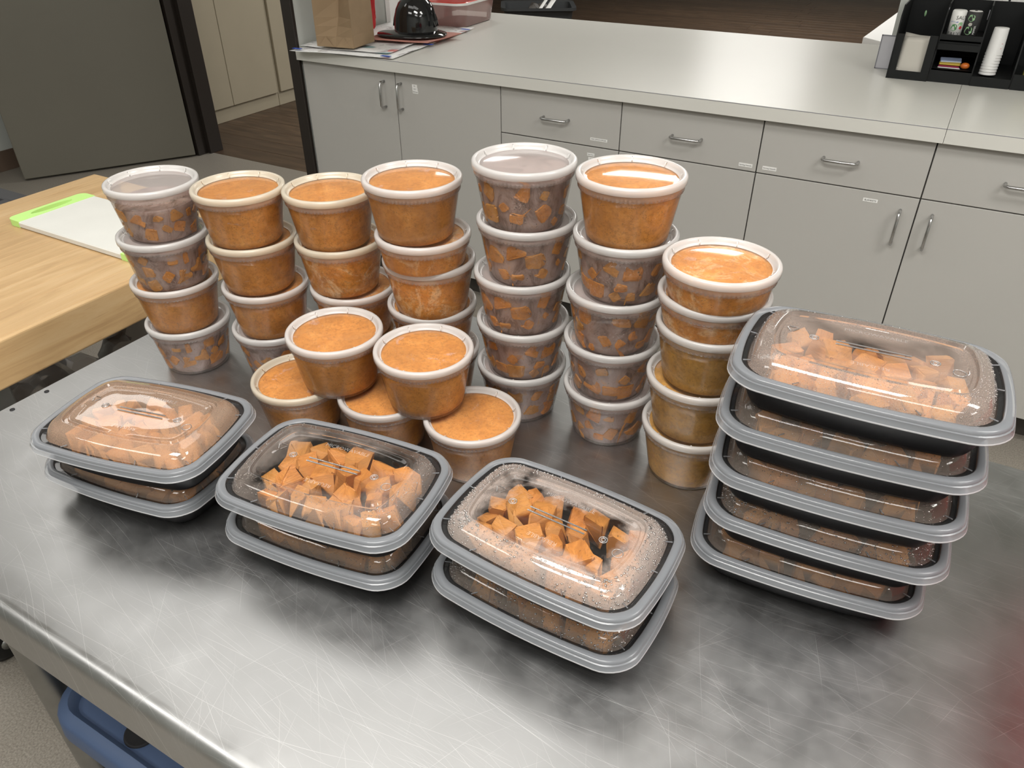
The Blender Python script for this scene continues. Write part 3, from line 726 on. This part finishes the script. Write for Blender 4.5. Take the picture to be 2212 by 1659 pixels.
# black breakroom organizer
og = empty('condiment_organizer', (0,0,CT), 0, 'black plastic coffee station organizer standing on the counter at right', 'organizer')
K = MT['orgblack']; X0, X1, XE = -.237, -.110, .42; Y0, Y1 = 2.908, 3.17
def addprism(bm, prof, x0, x1):
    a = [bm.verts.new((x0,y,z)) for y, z in prof]; b = [bm.verts.new((x1,y,z)) for y, z in prof]; m = len(prof)
    bm.faces.new(a); bm.faces.new(b[::-1])
    for i in range(m): bm.faces.new((a[i], b[i], b[(i+1)%m], a[(i+1)%m]))
side = [(Y0,0),(Y0,.185),(Y0+.03,.215),(Y1,.215),(Y1,0)]
for nm_, xa in (('side_panel',X0),('divider',X1-.004),('divider',.006),('divider',.118),('side_panel',XE)):
    bm = bmesh.new(); pr = side if nm_ == 'side_panel' and xa < 0 else [(Y0+.008,0),(Y0+.008,.06),(Y0+.10,.20),(Y0+.13,.215),(Y1,.215),(Y1,0)]
    addprism(bm, pr, xa, xa+.004); frombm(nm_, bm, K, og)
box('back_panel', X0, XE+.004, Y1-.004, Y1, 0, .215, K, og, bev=0)
kh = lathe('keyhole', [(0,0),(.006,0),(.006,.001),(0,.001)], 12, MT['palegreen'], og, (-.185,Y1-.0045,.165)); kh.rotation_euler = (PI/2,0,0); kh.scale = (.6,1.6,1)
bm = bmesh.new()   # napkin front: frame round a window
addbox(bm, X0+.0045, X0+.024, Y0, Y0+.004, .026, .135); addbox(bm, X1-.028, X1-.0045, Y0, Y0+.004, .026, .135); addbox(bm, X0+.0045, X1-.0045, Y0, Y0+.004, 0, .026)
frombm('napkin_front', bm, K, og)
box('napkin_floor', X0+.004, X1-.004, Y0+.004, Y1-.005, 0, .02, K, og, bev=0)
box('shelf', X1, .006, Y0+.03, Y1, .118, .123, K, og, bev=0); box('shelf_lip', X1, .006, Y0+.03, Y0+.034, .11, .138, K, og, bev=0)
box('cubby_floor', X1, .006, Y0+.008, Y1, .036, .040, K, og, bev=0); box('cubby_front', X1, .006, Y0+.008, Y0+.012, 0, .040, K, og, bev=0); box('cubby_lid', X1, .006, Y0+.02, Y0+.024, .095, .113, K, og, bev=0)
for xa, xb in ((.010,.118),(.122,XE)):
    bm = bmesh.new(); addprism(bm, [(Y0+.006,0),(Y0+.006,.024),(Y1-.02,.030),(Y1-.02,0)], xa, xb); frombm('cup_well_floor', bm, K, og)
    box('cup_well_front', xa, xb, Y0+.004, Y0+.008, 0, .045 if xa > .1 else .028, K, og, bev=0)
for x in (-.112, .002): box('edge_clip', x,x+.002,Y0+.10,Y0+.103,.178,.206, MT['greyline'], og, bev=0)
# napkins
for k in range(6):
    y = Y0+.010+.008*k; zz = .02+CT; q = .105-.004*k+.012*(k%2)
    tag(bentsheet('paper_napkin', [(X0+.020,y,zz+.001),(X1-.024,y+.002,zz+.001),(X1-.020,y+.012,zz+q-.012*(k%3)),(X0+.024,y+.010,zz+q)], MT['napkin'], seed=11+k, lift=.008, n=6), 'white paper napkin standing in the window of the black organizer', 'napkin', 'napkins in the black organizer')
# salt and pepper cartons
def canister(x, y, mat, topmat, label, kind):
    c = empty('salt_canister' if kind else 'pepper_canister', (x,y,CT+.1235), 0, label, 'canister'); r_, h_ = .021, .078
    lathe('can', [(0,0),(r_,0),(r_,h_-.002),(r_-.002,h_)], 28, mat, c); lathe('cap', [(r_-.002,h_),(r_-.003,h_+.001),(0,h_+.001)], 28, topmat, c)
    def curved(me, a0, z, m_):
        for v in me.vertices:
            a = a0+v.co.x/r_; v.co = Vector((math.sin(a)*(r_+.0004), -math.cos(a)*(r_+.0004), z+v.co.y))
        return link('printed_mark', me, m_, c)
    def disc(a0, z, rx, ry, m_):
        me = bpy.data.meshes.new('printed_mark'); me.from_pydata([(rx*math.cos(2*PI*k/14)*(1+.15*(k%3)), ry*math.sin(2*PI*k/14), 0) for k in range(14)], [], [tuple(range(14))]); curved(me, a0, z, m_)
    if kind:
        curved(text_mesh('SALT', .017), -.1, .010, MT['ink']); curved(text_mesh('SALT', .015), .55, .058, MT['ink'])
        disc(-.2,.030,.008,.010,MT['greenprint']); disc(.6,.040,.006,.006,MT['palegreen']); disc(.7,.030,.004,.005,MT['redink']); disc(-.3,.046,.010,.002,MT['bluetape'])
    else:
        disc(-.3,.060,.009,.010,MT['palegreen']); disc(-.3,.024,.010,.012,MT['palegreen']); disc(-.25,.042,.005,.005,MT['napkin'])
        me = text_mesh('PEPPER', .008)
        for v in me.vertices: v.co = Vector((-v.co.y, v.co.x, 0))
        curved(me, .5, .026, MT['paper'])
        lathe('pour_spout', [(0,0),(.004,0),(.004,.001)], 10, MT['dark'], c, (0,0,h_+.0012))
canister(-.078, 3.0, MT['white'], MT['white'], 'white round salt canister with green print on the organizer shelf', True)
canister(-.034, 2.998, MT['ink'], MT['white'], 'black round pepper canister with a white top on the organizer shelf', False)
# packets in the cubby
for k, (m_, nm_, dz, dy, lb) in enumerate((('orange_wrap','orange tea packet',.006,0,'orange wrapped packet at the right of the organizer cubby'),('magenta_wrap','m',.004,.01,'dark magenta packet lying flat in the organizer cubby'),('yellow_wrap','y',.012,.015,'yellow packet on top of the magenta one in the organizer cubby'),('blue_wrap','b',.02,.03,'pale blue shiny packet leaning at the back of the organizer cubby'),('white','w',.001,-.004,'white stir stick lying in the organizer cubby'))):
    if k == 0:
        bm = bmesh.new(); bmesh.ops.create_icosphere(bm, subdivisions=2, radius=1)
        for v in bm.verts: v.co = Vector((v.co.x*.014, v.co.y*.012, v.co.z*.010))
        o = frombm('sauce_packet', bm, MT[m_], None, (-.018,2.945,CT+.0505), True)
    elif k == 4:
        o = box('stir_stick', -.035,.03,-.0025,.0025,0,.003, MT[m_], None, loc=(-.060,2.936,CT+.0405))
    else:
        o = box('sauce_packet', -.032,.03,-.012,.012,0,.005, MT[m_], None, bev=.002, loc=(-.062,2.945+dy,CT+.040+dz-.003)); o.rotation_euler = (R(12*k-14),0,R(6*k-10))
    tag(o, lb, 'packet' if k < 4 else 'stick')
# foam cups: nested upside down, the last one showing its printed body
cz = CT+.0300
for k in range(8):
    c = lathe('foam_cup', [(.0228,.0002),(.0242,0),(.0248,.0016),(.0245,.0034),(.0236,.0042),(.0206,.076),(.0196,.0775),(0,.0775)], 32, MT['foam'], None, (.049+.0002*k,2.962+.0006*k,cz+.0082*k))
    tag(c, 'white foam cup in the nested stack in the organizer' if k < 7 else 'topmost white foam cup of the nested stack, with red print', 'cup', 'nested foam cups' if k < 7 else None)
    if k == 7:
        for zz, tx_ in ((.034,'FOAM CUPS'),(.0275,'8 OZ'),(.0205,'INSULATED')):
            me = text_mesh(tx_, .0040)
            for v in me.vertices:
                a_ = .32+v.co.x/.0225; z_ = zz+v.co.y; r_ = .0237-(z_-.0042)*.0418; v.co = Vector((math.sin(a_)*r_, -math.cos(a_)*r_, z_))
            link('red_lettering', me, MT['redink'], c)
tag(box('small_box', -.02,.03,-.02,.03,0,.075, MT['olive_box'], None, loc=(.165,2.945,CT+.0305)), 'olive yellow box at the right edge in the organizer', 'box')

# unseen red bag added right of the frame to tint the steel red
rb = empty('red_tint_bag', (.46,.66,TH+.001), 0, 'unseen red bag added on the right end of the steel table to redden its reflection', 'bag')
box('bag_body', -.20,.24,-.17,.19,0,.30, MT['red'], rb, bev=.02, seg=3)
box('flap', -.205,.245,-.178,.198,.235,.306, MT['red'], rb, bev=.018, seg=3)
for y in (-.08,.1):
    bm = bmesh.new(); tube(bm, [(-.10,y,.305),(-.08,y,.36),(.12,y,.36),(.14,y,.305)], .008, 8); frombm('strap', bm, MT['black'], rb)

# ------------------------------------------------------------------ deli containers
RL = .0585
HP = {16:.0679, 8:.0377}; REC = .0063
def rbase(h): return .0445 if h == 16 else .0490
def rwall(h, z):
    H = HP[h]-.010; b = rbase(h); return b+(.0545-b)*max(0,min(1,z/H))
NS = 160
def cup_mesh(h):
    b = rbase(h); H = HP[h]-.010
    pr = [(0,.0015),(b-.006,.0012),(b-.0025,0),(b-.0008,.0006),(b,.0022)]
    for k in range(1, 7): z = .0022+(H-.0022)*k/6; pr.append((rwall(h,z), z))
    nb = len(pr)
    pr += [(.0556,H+.0006),(.0558,H+.006),(.0545,H+.0085)]
    def rm(r, z, k): return r+(.0007 if k % 2 else -.0007) if H+.0003 < z < H+.007 else r
    v, f = lathe_data(pr, NS, rm)
    me = bpy.data.meshes.new('cup'); me.from_pydata(v, [], f); me.update()
    for p in me.polygons:
        p.use_smooth = True; p.material_index = 1 if p.center.z > H else 0
    return me
def lid_mesh(h):
    t = HP[h]+REC; n = 96
    pr = [(.0575,t-.0085),(.0585,t-.0078),(.0586,t-.003),(.0580,t-.0010),(.0565,t-.0002),(.0545,t),(.0532,t-.0008),(.0522,t-.0035),(.0510,t-REC+.0006),(.0495,t-REC)]
    k0 = len(pr)-1
    for k in range(1, 13):
        r = .0495*(1-k/12); pr.append((r if k < 12 else 0, t-REC+.0013*(1-(r/.0495)**2)))
    v, f = lathe_data(pr, n)
    # small ribs on the inner wall of the rim
    for j in range(8):
        a = 2*PI*j/8+.2; ca, sa = math.cos(a), math.sin(a); w_ = .0006; b0 = len(v)
        for (r, z) in ((.0528,t-.0008),(.0512,t-REC+.0008),(.0488,t-REC+.0004),(.0506,t-.0018)):
            for s in (-1, 1): v.append((r*ca-s*w_*sa, r*sa+s*w_*ca, z))
        for q in ((0,2,3,1),(2,4,5,3),(4,6,7,5),(6,0,1,7)): f.append(tuple(b0+i for i in q))
    me = bpy.data.meshes.new('lid'); me.from_pydata(v, [], f); me.update()
    for p in me.polygons:
        p.use_smooth = True; c = p.center; p.material_index = 1 if (math.hypot(c.x, c.y) < .0493 and len(p.vertices) <= 4 and p.index < len(f)-32) else 0
    return me
def soup_mesh(h, level, rad=-.0007, rough=0, seed=0):
    b = rbase(h); top = level; pr = [(0,.0025),(b-.004,.0025),(b-.0012+rad,.0035)]
    for k in range(0, 9): z = .006+(top-.006)*k/8; pr.append((rwall(h,z)+rad, z))
    rt = pr[-1][0]
    pr += [(rt-.0012,top+.0006)]
    for k in range(1, 11): r = (rt-.0012)*(1-k/10); pr.append((r if k < 10 else 0, top+.0008))
    v, f = lathe_data(pr, 96)
    if rough: v = [(x,y,z+(rough*noise.noise(Vector((x*70+seed,y*70,0))) if math.hypot(x,y) < rt-.002 and z > top-.001 else 0)) for x,y,z in v]
    me = bpy.data.meshes.new('soup'); me.from_pydata(v, [], f); me.update()
    for p in me.polygons: p.use_smooth = True
    return me
def hull_mesh(name, size, seed, npts=14, sq=.72):
    rnd = random.Random(seed); bm = bmesh.new()
    for k in range(8):
        s = [1 if k & (1 << i) else -1 for i in range(3)]
        bm.verts.new([size[i]/2*s[i]*rnd.uniform(sq,1.0) for i in range(3)])
    for k in range(npts-8):
        p = [rnd.uniform(-1,1) for _ in range(3)]; m = max(abs(q) for q in p); bm.verts.new([p[i]/m*size[i]/2*rnd.uniform(.85,1.02) for i in range(3)])
    r = bmesh.ops.convex_hull(bm, input=bm.verts[:])
    for g in set(g for g in list(r['geom_interior'])+list(r['geom_unused']) if isinstance(g, bmesh.types.BMVert)): bm.verts.remove(g)
    bmesh.ops.bevel(bm, geom=bm.edges[:], offset=min(size[0],size[1])*.07, segments=2, affect='EDGES')
    bmesh.ops.recalc_face_normals(bm, faces=bm.faces)
    me = bpy.data.meshes.new(name); bm.to_mesh(me); bm.free(); return me
# vegetable pieces pressed against the cup wall: three layouts of piece meshes
def veg_layout(seed, h, level):
    rnd = random.Random(seed); out = []; tries = 0; pts = []
    while len(out) < 26 and tries < 1500:
        tries += 1; a = rnd.uniform(0, 2*PI); z = rnd.uniform(.010, level-.008); s = rnd.uniform(.014,.027)
        if any(abs(math.remainder(a-q[0], 2*PI))*.05 < (s+q[2])*.45 and abs(z-q[1]) < (s+q[2])*.38 for q in pts): continue
        pts.append((a,z,s)); me = hull_mesh('vegetable_chunk', (s, s*rnd.uniform(.6,.95), s*rnd.uniform(.7,1.1)), seed*100+tries, 12, .62)
        M3 = Matrix.Rotation(rnd.uniform(0,2*PI),3,'Z') @ Matrix.Rotation(rnd.uniform(0,2*PI),3,'X')
        c = Vector(((rwall(h,z)-.006)*math.cos(a), (rwall(h,z)-.006)*math.sin(a), z))
        for v in me.vertices:
            p = M3 @ v.co + c; p.z = min(max(p.z, .003), level+.002); r = math.hypot(p.x, p.y); rm = rwall(h,p.z)-.0008
            if r > rm: p.x *= rm/r; p.y *= rm/r
            v.co = p
        me.update(); me.materials.append(MT['veg']); out.append(me)
    return out
CUPM = {h: cup_mesh(h) for h in (16, 8)}; LIDM = {h: lid_mesh(h) for h in (16, 8)}
SOUPM = {(16,'f'): soup_mesh(16,.0655), (8,'f'): soup_mesh(8,.0350), (16,'b'): soup_mesh(16,.0600,-.0024), (16,'l'): soup_mesh(16,.0470,-.0024)}
VEG = [veg_layout(s, 16, .060) for s in (1,2,3)]; VEGL = veg_layout(9, 16, .047)
MESHV = {}
def variant(me, key, mats):
    if key not in MESHV:
        m = me.copy(); m.name = me.name.split('.')[0]
        idx = [p.material_index for p in m.polygons]; m.materials.clear()
        for x in mats: m.materials.append(x)
        for p, i in zip(m.polygons, idx): p.material_index = i
        MESHV[key] = m
    return MESHV[key]
def deli(h, kind, loc, label, group, rz=0, tilt=None, stain=False):
    t = empty('deli_container', loc, rz, label, 'container', group)
    if tilt: t.rotation_euler = (tilt[0], tilt[1], rz)
    veg = kind in ('veg', 'low')
    def part(nm_, me): o = bpy.data.objects.new(nm_, me); C.objects.link(o); o.parent = t; return o
    part('cup', variant(CUPM[h], ('cup',h,veg), [MT['cupfog' if veg else 'cup'], MT['cuprim']]))
    part('lid', variant(LIDM[h], ('lid',h,veg,stain), [MT['lidrimy' if stain else 'lidrim'], MT['lidtopfog' if veg else 'lidtop']]))
    if veg:
        part('broth', variant(SOUPM[(16,'b' if kind == 'veg' else 'l')], ('broth',kind), [MT['broth']]))
        for me in (VEGL if kind == 'low' else VEG[int(abs(loc[0]*977)+loc[2]*500) % 3]): part('vegetable_chunk', me)
    else: part('soup', variant(SOUPM[(h,'f')], ('soup',h,kind), [MT[kind]]))
    return t
POS = {'A':[(-.8852,.6039),(-.8832,.5990),(-.8870,.6008),(-.8892,.6054)],
 'B':[(-.7696,.6429),(-.7683,.6478),(-.7644,.6518),(-.7678,.6553)],
 'C':[(-.6636,.6942),(-.6628,.7002),(-.6548,.7066),(-.6560,.7060)],
 'D':[(-.5288,.6915),(-.5223,.6961),(-.5243,.7076),(-.5317,.7180),(-.5299,.7191)],
 'E':[(-.3995,.7268),(-.3990,.7325),(-.4052,.7337),(-.4066,.7385),(-.4104,.7431)],
 'F':[(-.2788,.7412),(-.2816,.7467),(-.2874,.7465),(-.2895,.7509),(-.2884,.7537)],
 'G':[(-.1630,.7069),(-.1669,.7147),(-.1666,.7202),(-.1710,.7214),(-.1710,.7246)]}
KIND = {'A':['low','veg','soup','veg'], 'B':['soup','soup','soup','veg'], 'C':['soup','curd','curd','soup'], 'D':['soup','curd','curd','soup','soup'],
 'E':['veg']*5, 'F':['soup','veg','veg','veg','veg'], 'G':['curd','curd','olive','olive','olive']}
SHORT = {('D',1),('G',0),('G',1)}
WHERE = dict(zip('ABCDEFG', ('first','second','third','fourth','fifth','sixth','seventh')))
DESC = {'low':'half full of vegetable broth','veg':'of brown vegetable broth','soup':'of smooth orange soup','curd':'of curdled orange soup','olive':'of olive orange soup'}
ORD = {4:['topmost','second from top','third from top','bottom one'], 5:['topmost','second from top','middle one','fourth from top','bottom one']}
random.seed(11)
for s in POS:
    n = len(POS[s]); z = 0; zs = [0]*n
    for k in range(n-1, -1, -1): zs[k] = z; z += HP[8 if (s,k) in SHORT else 16]
    for k in range(n):
        h = 8 if (s,k) in SHORT else 16; x, y = POS[s][k]
        deli(h, KIND[s][k], (x, y, TH+.0005+zs[k]), '%sdeli container %s, %s in the %s stack from left' % ('short ' if h == 8 else '', DESC[KIND[s][k]], ORD[n][k], WHERE[s]), 'stacked deli containers', random.uniform(0,6.28), None, s in 'BC' and k < 2)
PYR = [((-.6396,.5656),0,'lower left',True),((-.5222,.5938),0,'lower middle',False),((-.4021,.6064),0,'lower right',False),((-.5830,.5850),1,'upper left',False),((-.4640,.6032),1,'upper right',False)]
for (x,y), lv, nm_, stn in PYR:
    deli(16, 'soup', (x,y,TH+.0005+lv*(HP[16]+REC+.0002)), 'clear deli container of orange soup, %s of the five cup pyramid' % nm_, 'deli containers in the pyramid', random.uniform(0,6.28), None, stn)

# ------------------------------------------------------------------ black trays with clear lids
TL, TW, TRC, TBOW, ZR, TP = .2225, .1545, .028, .0065, .043, .0535
def ol_(i, n=8, m=14): return rrect(TL-2*i, TW-2*i, max(TRC-i*.62, .007), TBOW, n, m)
def tray_base():
    rings = [(ol_(.0235),.0),(ol_(.0205),.0015),(ol_(.0188),.005),(ol_(.0082),ZR-.009),(ol_(.0075),ZR-.0075),(ol_(.0025),ZR-.0065),(ol_(.003),ZR-.0035),(ol_(.0022),ZR-.0075)]
    inn = [(ol_(.0135),ZR-.008),(ol_(.0215),.005),(ol_(.026),.003)]
    o = loops('tray', rings[:6]+[(ol_(.0025),ZR-.0055),(ol_(.0125),ZR-.0055)]+inn, None, cap0=True, cap1=True); return o
def lid_rings():
    r = [(-.0010,-.0108,2),(-.0013,-.0100,2),(-.0008,-.0092,2),(.0002,-.0060,0),(.0004,-.0042,0),(.0014,-.0036,0),(.0017,-.0012,0),(.0030,-.0002,0),(.0050,0,0),(.0078,-.0002,0),(.0088,-.0012,0),(.0096,-.0040,3),(.0136,-.0044,3),(.0148,-.0015,1),(.0168,.0035,1),(.0200,.0075,1),(.0235,.0095,1),(.0280,.0104,1),
         (.0296,.0119,1),(.0310,.0119,1),(.0322,.0092,1),(.0348,.0090,1),(.0360,.0110,1),(.0372,.0110,1),(.0386,.0096,1)]
    for k in range(1, 9): i = .0388+.036*k/9; r.append((i, .0098+.0006*math.sin(PI*k/9), 1))
    return r
def tray_lid(mdome):
    rr = lid_rings(); o = loops('lid', [(ol_(i), ZR+z) for i, z, _ in rr], [MT['trayrim'], mdome, MT['rimedge'], MT['clearlid']], cap1=True, mi=[q[2] for q in rr[1:]]+[1]); return o
def emboss_meshes():
    bm = bmesh.new(); zt = ZR+.0108
    for dx in (0,):
        for sy in (-1, 1): tube(bm, [(-.030,sy*.0026,zt),(.030,sy*.0026,zt)], .0007, 6)
    for sx in (-1, 1):
        for r_ in (.0038, .0020):
            tube(bm, [(sx*.048+r_*math.cos(2*PI*k/16), r_*math.sin(2*PI*k/16), zt) for k in range(17)], .0005, 6, cap=False)
    tube(bm, [(.066+.005*math.cos(2*PI*k/16), -.008+.005*math.sin(2*PI*k/16), zt) for k in range(17)], .0004, 6, cap=False)
    for k in range(3):
        a, b = 2*PI*k/3+.5, 2*PI*(k+1)/3+.5; tube(bm, [(-.067+.005*math.cos(a+.25), .008+.005*math.sin(a+.25), zt),(-.067+.005*math.cos(b-.25), .008+.005*math.sin(b-.25), zt)], .0005, 6)
    m = bpy.data.meshes.new('embossed_bar'); bm.to_mesh(m); bm.free(); m.materials.append(MT['emboss'])
    tx = []
    for s, y, a in (('MICROWAVABLE', .0275, 0), ('REUSABLE', -.0275, 1)):
        me = text_mesh(s, .0068, 'embossed_lettering')
        sg_ = -1 if a else 1
        for v in me.vertices: v.co = Vector((v.co.x*sg_, v.co.y*sg_+y, ZR+.0104))
        me.materials.append(MT['emboss']); tx.append(me)
    return m, tx
def drops_mesh(seed, count, rmax, sides):
    """small water beads clinging to the slopes of the lid"""
    rnd = random.Random(seed); rr = [q for q in lid_rings() if .0136 <= q[0] <= .0300]; v, f = [], []
    base = bmesh.new(); bmesh.ops.create_icosphere(base, subdivisions=1, radius=1); bv = [x.co.copy() for x in base.verts]; bf = [[q.index for q in p.verts] for p in base.faces]; base.free()
    outs = [ol_(q[0]) for q in rr]; N_ = len(outs[0])
    for c in range(count):
        for _ in range(30):
            k = rnd.randrange(N_); x, y = outs[3][k]
            near = y < -.045; right = x > .085; left = x < -.085; far = y > .045
            if rnd.random() < (sides[0] if near else sides[1] if right else sides[2] if left else sides[3] if far else .5): break
        u = rnd.random()**.8*(len(rr)-1.001); i = int(u); s = u-i; g = rnd.random()
        a = outs[i][k]; b = outs[i+1][k]; a2 = outs[i][(k+1)%N_]; b2 = outs[i+1][(k+1)%N_]
        px = (a[0]*(1-s)+b[0]*s)*(1-g)+(a2[0]*(1-s)+b2[0]*s)*g; py = (a[1]*(1-s)+b[1]*s)*(1-g)+(a2[1]*(1-s)+b2[1]*s)*g
        pz = ZR+rr[i][1]*(1-s)+rr[i+1][1]*s; r_ = rmax*(.22+.78*rnd.random()**4)
        n0 = len(v); v += [(px+q.x*r_, py+q.y*r_, pz+q.z*r_*.6+.0001) for q in bv]; f += [[n0+j for j in q] for q in bf]
    me = bpy.data.meshes.new('condensation'); me.from_pydata(v, [], f); me.update(); me.materials.append(MT['drop'])
    for p in me.polygons: p.use_smooth = True
    return me
tb0 = tray_base(); TBM = tb0.data; TBM.materials.append(MT['trayblack']); bpy.data.objects.remove(tb0)
TLM = {}
for kx in ('dome','domefog','domehaze','domemist','domefogall'):
    o = tray_lid(MT[kx]); TLM[kx] = o.data; bpy.data.objects.remove(o)
for me in [TBM]+list(TLM.values()):
    for p in me.polygons: p.use_smooth = True
    try: me.set_sharp_from_angle(angle=R(50))
    except Exception: pass
EB, ET = emboss_meshes()
DROPS = {'many': drops_mesh(1, 3000, .0015, (1,.8,.7,.6)), 'fine': drops_mesh(2, 3000, .00075, (1,.8,.5,.35)), 'some': drops_mesh(3, 1400, .0009, (1,.4,.3,.3))}
# tabs on the lid rim
def tabs_mesh():
    bm = bmesh.new(); o = ol_(.0095); N_ = len(o)
    for k in range(0, N_, 9):
        x, y = o[k]; d = Vector((x, y, 0)).normalized(); tube(bm, [Vector((x,y,ZR-.0004)), Vector((x,y,ZR-.0006))-d*.0065], .0006, 6)
    m = bpy.data.meshes.new('rim_rib'); bm.to_mesh(m); bm.free(); m.materials.append(MT['trayrim']); return m
TABS = tabs_mesh()
CH = []
for i in range(14):
    rnd = random.Random(40+i); me = hull_mesh('sweet_potato_chunk', (rnd.uniform(.023,.030), rnd.uniform(.019,.026), 1.0), 50+i, 17, .58)
    zmin = min(v.co.z for v in me.vertices); 
    for v in me.vertices: v.co.z -= zmin
    zm = max(v.co.z for v in me.vertices)
    for v in me.vertices: v.co.z /= zm
    for v in me.vertices:
        q = v.co*60+Vector((i*3.1,0,0)); q.z = v.co.z*2.4; d = noise.noise(q)*.0013; v.co.x += d; v.co.y += noise.noise(q+Vector((9,9,9)))*.0013; v.co.z *= 1+noise.noise(q+Vector((5,1,2)))*.05
    for p in me.polygons: p.use_smooth = True
    try: me.set_sharp_from_angle(angle=R(42))
    except Exception: pass
    me.materials.append(MT['chunk']); CH.append(me)
def food_tray(loc, yaw, label, group, dome, drops, food, clabel, rows=None, seed=0):
    t = empty('food_tray', loc, yaw, label, 'food tray', group)
    def part(nm_, me, par=t): o = bpy.data.objects.new(nm_, me); C.objects.link(o); o.parent = par; return o
    part('tray', TBM); ld = part('lid', TLM[dome]); part('embossed_bar', EB, ld); tag(part('rim_rib', TABS, ld), kind='stuff')
    for me in ET: part('embossed_lettering', me, ld)
    if drops: tag(part('condensation', DROPS[drops], ld), kind='stuff')
    rnd = random.Random(seed); cy, sy = math.cos(yaw), math.sin(yaw)
    for j in range(4):
        for i in range(7):
            if rows and j not in rows and i not in (0, 6): continue
            if food < 1 and rnd.random() > food: continue
            x = -.0675+.0225*i+rnd.uniform(-.0035,.0035); y = -.0375+.025*j+rnd.uniform(-.003,.003)
            if abs(x) > .060 and abs(y) > .034: x *= .93; y *= .93
            o = bpy.data.objects.new('sweet_potato_chunk', rnd.choice(CH)); C.objects.link(o)
            e = max(abs(x)/.075, abs(y)/.045); hh = rnd.uniform(.030,.0455)*(1-.22*max(0,e-.6)/.4)
            o.location = (loc[0]+x*cy-y*sy, loc[1]+x*sy+y*cy, loc[2]+.0034); o.scale = (1,1,hh); o.rotation_euler = (rnd.uniform(-.22,.22), rnd.uniform(-.22,.22), yaw+rnd.uniform(0,6.28)); q_ = rnd.uniform(.8,1.12); o.scale = (q_, q_*rnd.uniform(.85,1.1), hh)
            tag(o, clabel, 'sweet potato', 'sweet potato chunks, '+clabel.split(' in the ')[1])
    return t
TR = [
 (((-.6985,.3870),12.5,1,'dome hazy','domehaze',None,1,'black tray with hazy clear lid and tan food, upper one of the left front pair','orange sweet potato chunk in the upper left front tray',None),),
 (((-.7125,.3908),8.0,0,'','domemist',None,1,'black tray with clear lid, lower one of the left front pair','orange sweet potato chunk in the lower left front tray',(0,)),),
 (((-.4509,.4217),7.75,1,'','dome','fine',.93,'black tray of orange cubes, upper one of the centre front pair','orange sweet potato chunk in the upper centre front tray',None),),
 (((-.4543,.4233),6.94,0,'','domemist','fine',1,'black tray with beaded clear lid, lower one of the centre front pair','orange sweet potato chunk in the lower centre front tray',(0,)),),
 (((-.2186,.4640),-2.55,1,'','domefog','many',.95,'black tray of orange cubes under a misted lid, upper one of the frontmost pair','orange sweet potato chunk in the upper frontmost tray',None),),
 (((-.2179,.4616),-1.27,0,'','domemist','many',1,'black tray with droplets on its lid, lower one of the frontmost pair','orange sweet potato chunk in the lower frontmost tray',(0,)),),
]
for ((p, yaw, lv, _, dm, dr, fd, lb, cl_, rw),) in TR:
    food_tray((p[0], p[1], TH+.0006+TP*lv), R(yaw), lb, 'food trays in pairs', dm, dr, fd, cl_, rw, seed=int(abs(p[0]*1000)))
T4 = [((-.0064,.6281),3.2,4,'domefogall','fine','topmost'),((-.0097,.6296),5.0,3,'domemist','fine','second from the top'),((-.0084,.6303),5.0,2,'domemist','some','middle one'),((-.0070,.6329),5.0,1,'domemist','many','fourth from the top'),((-.0140,.6350),5.6,0,'domemist',None,'bottom one')]
for k, (p, yaw, lv, dm, dr, od) in enumerate(T4):
    food_tray((p[0], p[1], TH+.0006+TP*lv), R(yaw), 'black tray with clear lid, %s of the pile of five at right' % od, 'food trays in the pile of five', dm, dr, 1, 'orange sweet potato chunk in the %s tray of the pile of five' % od, None if k == 0 else (0,), seed=90+k)
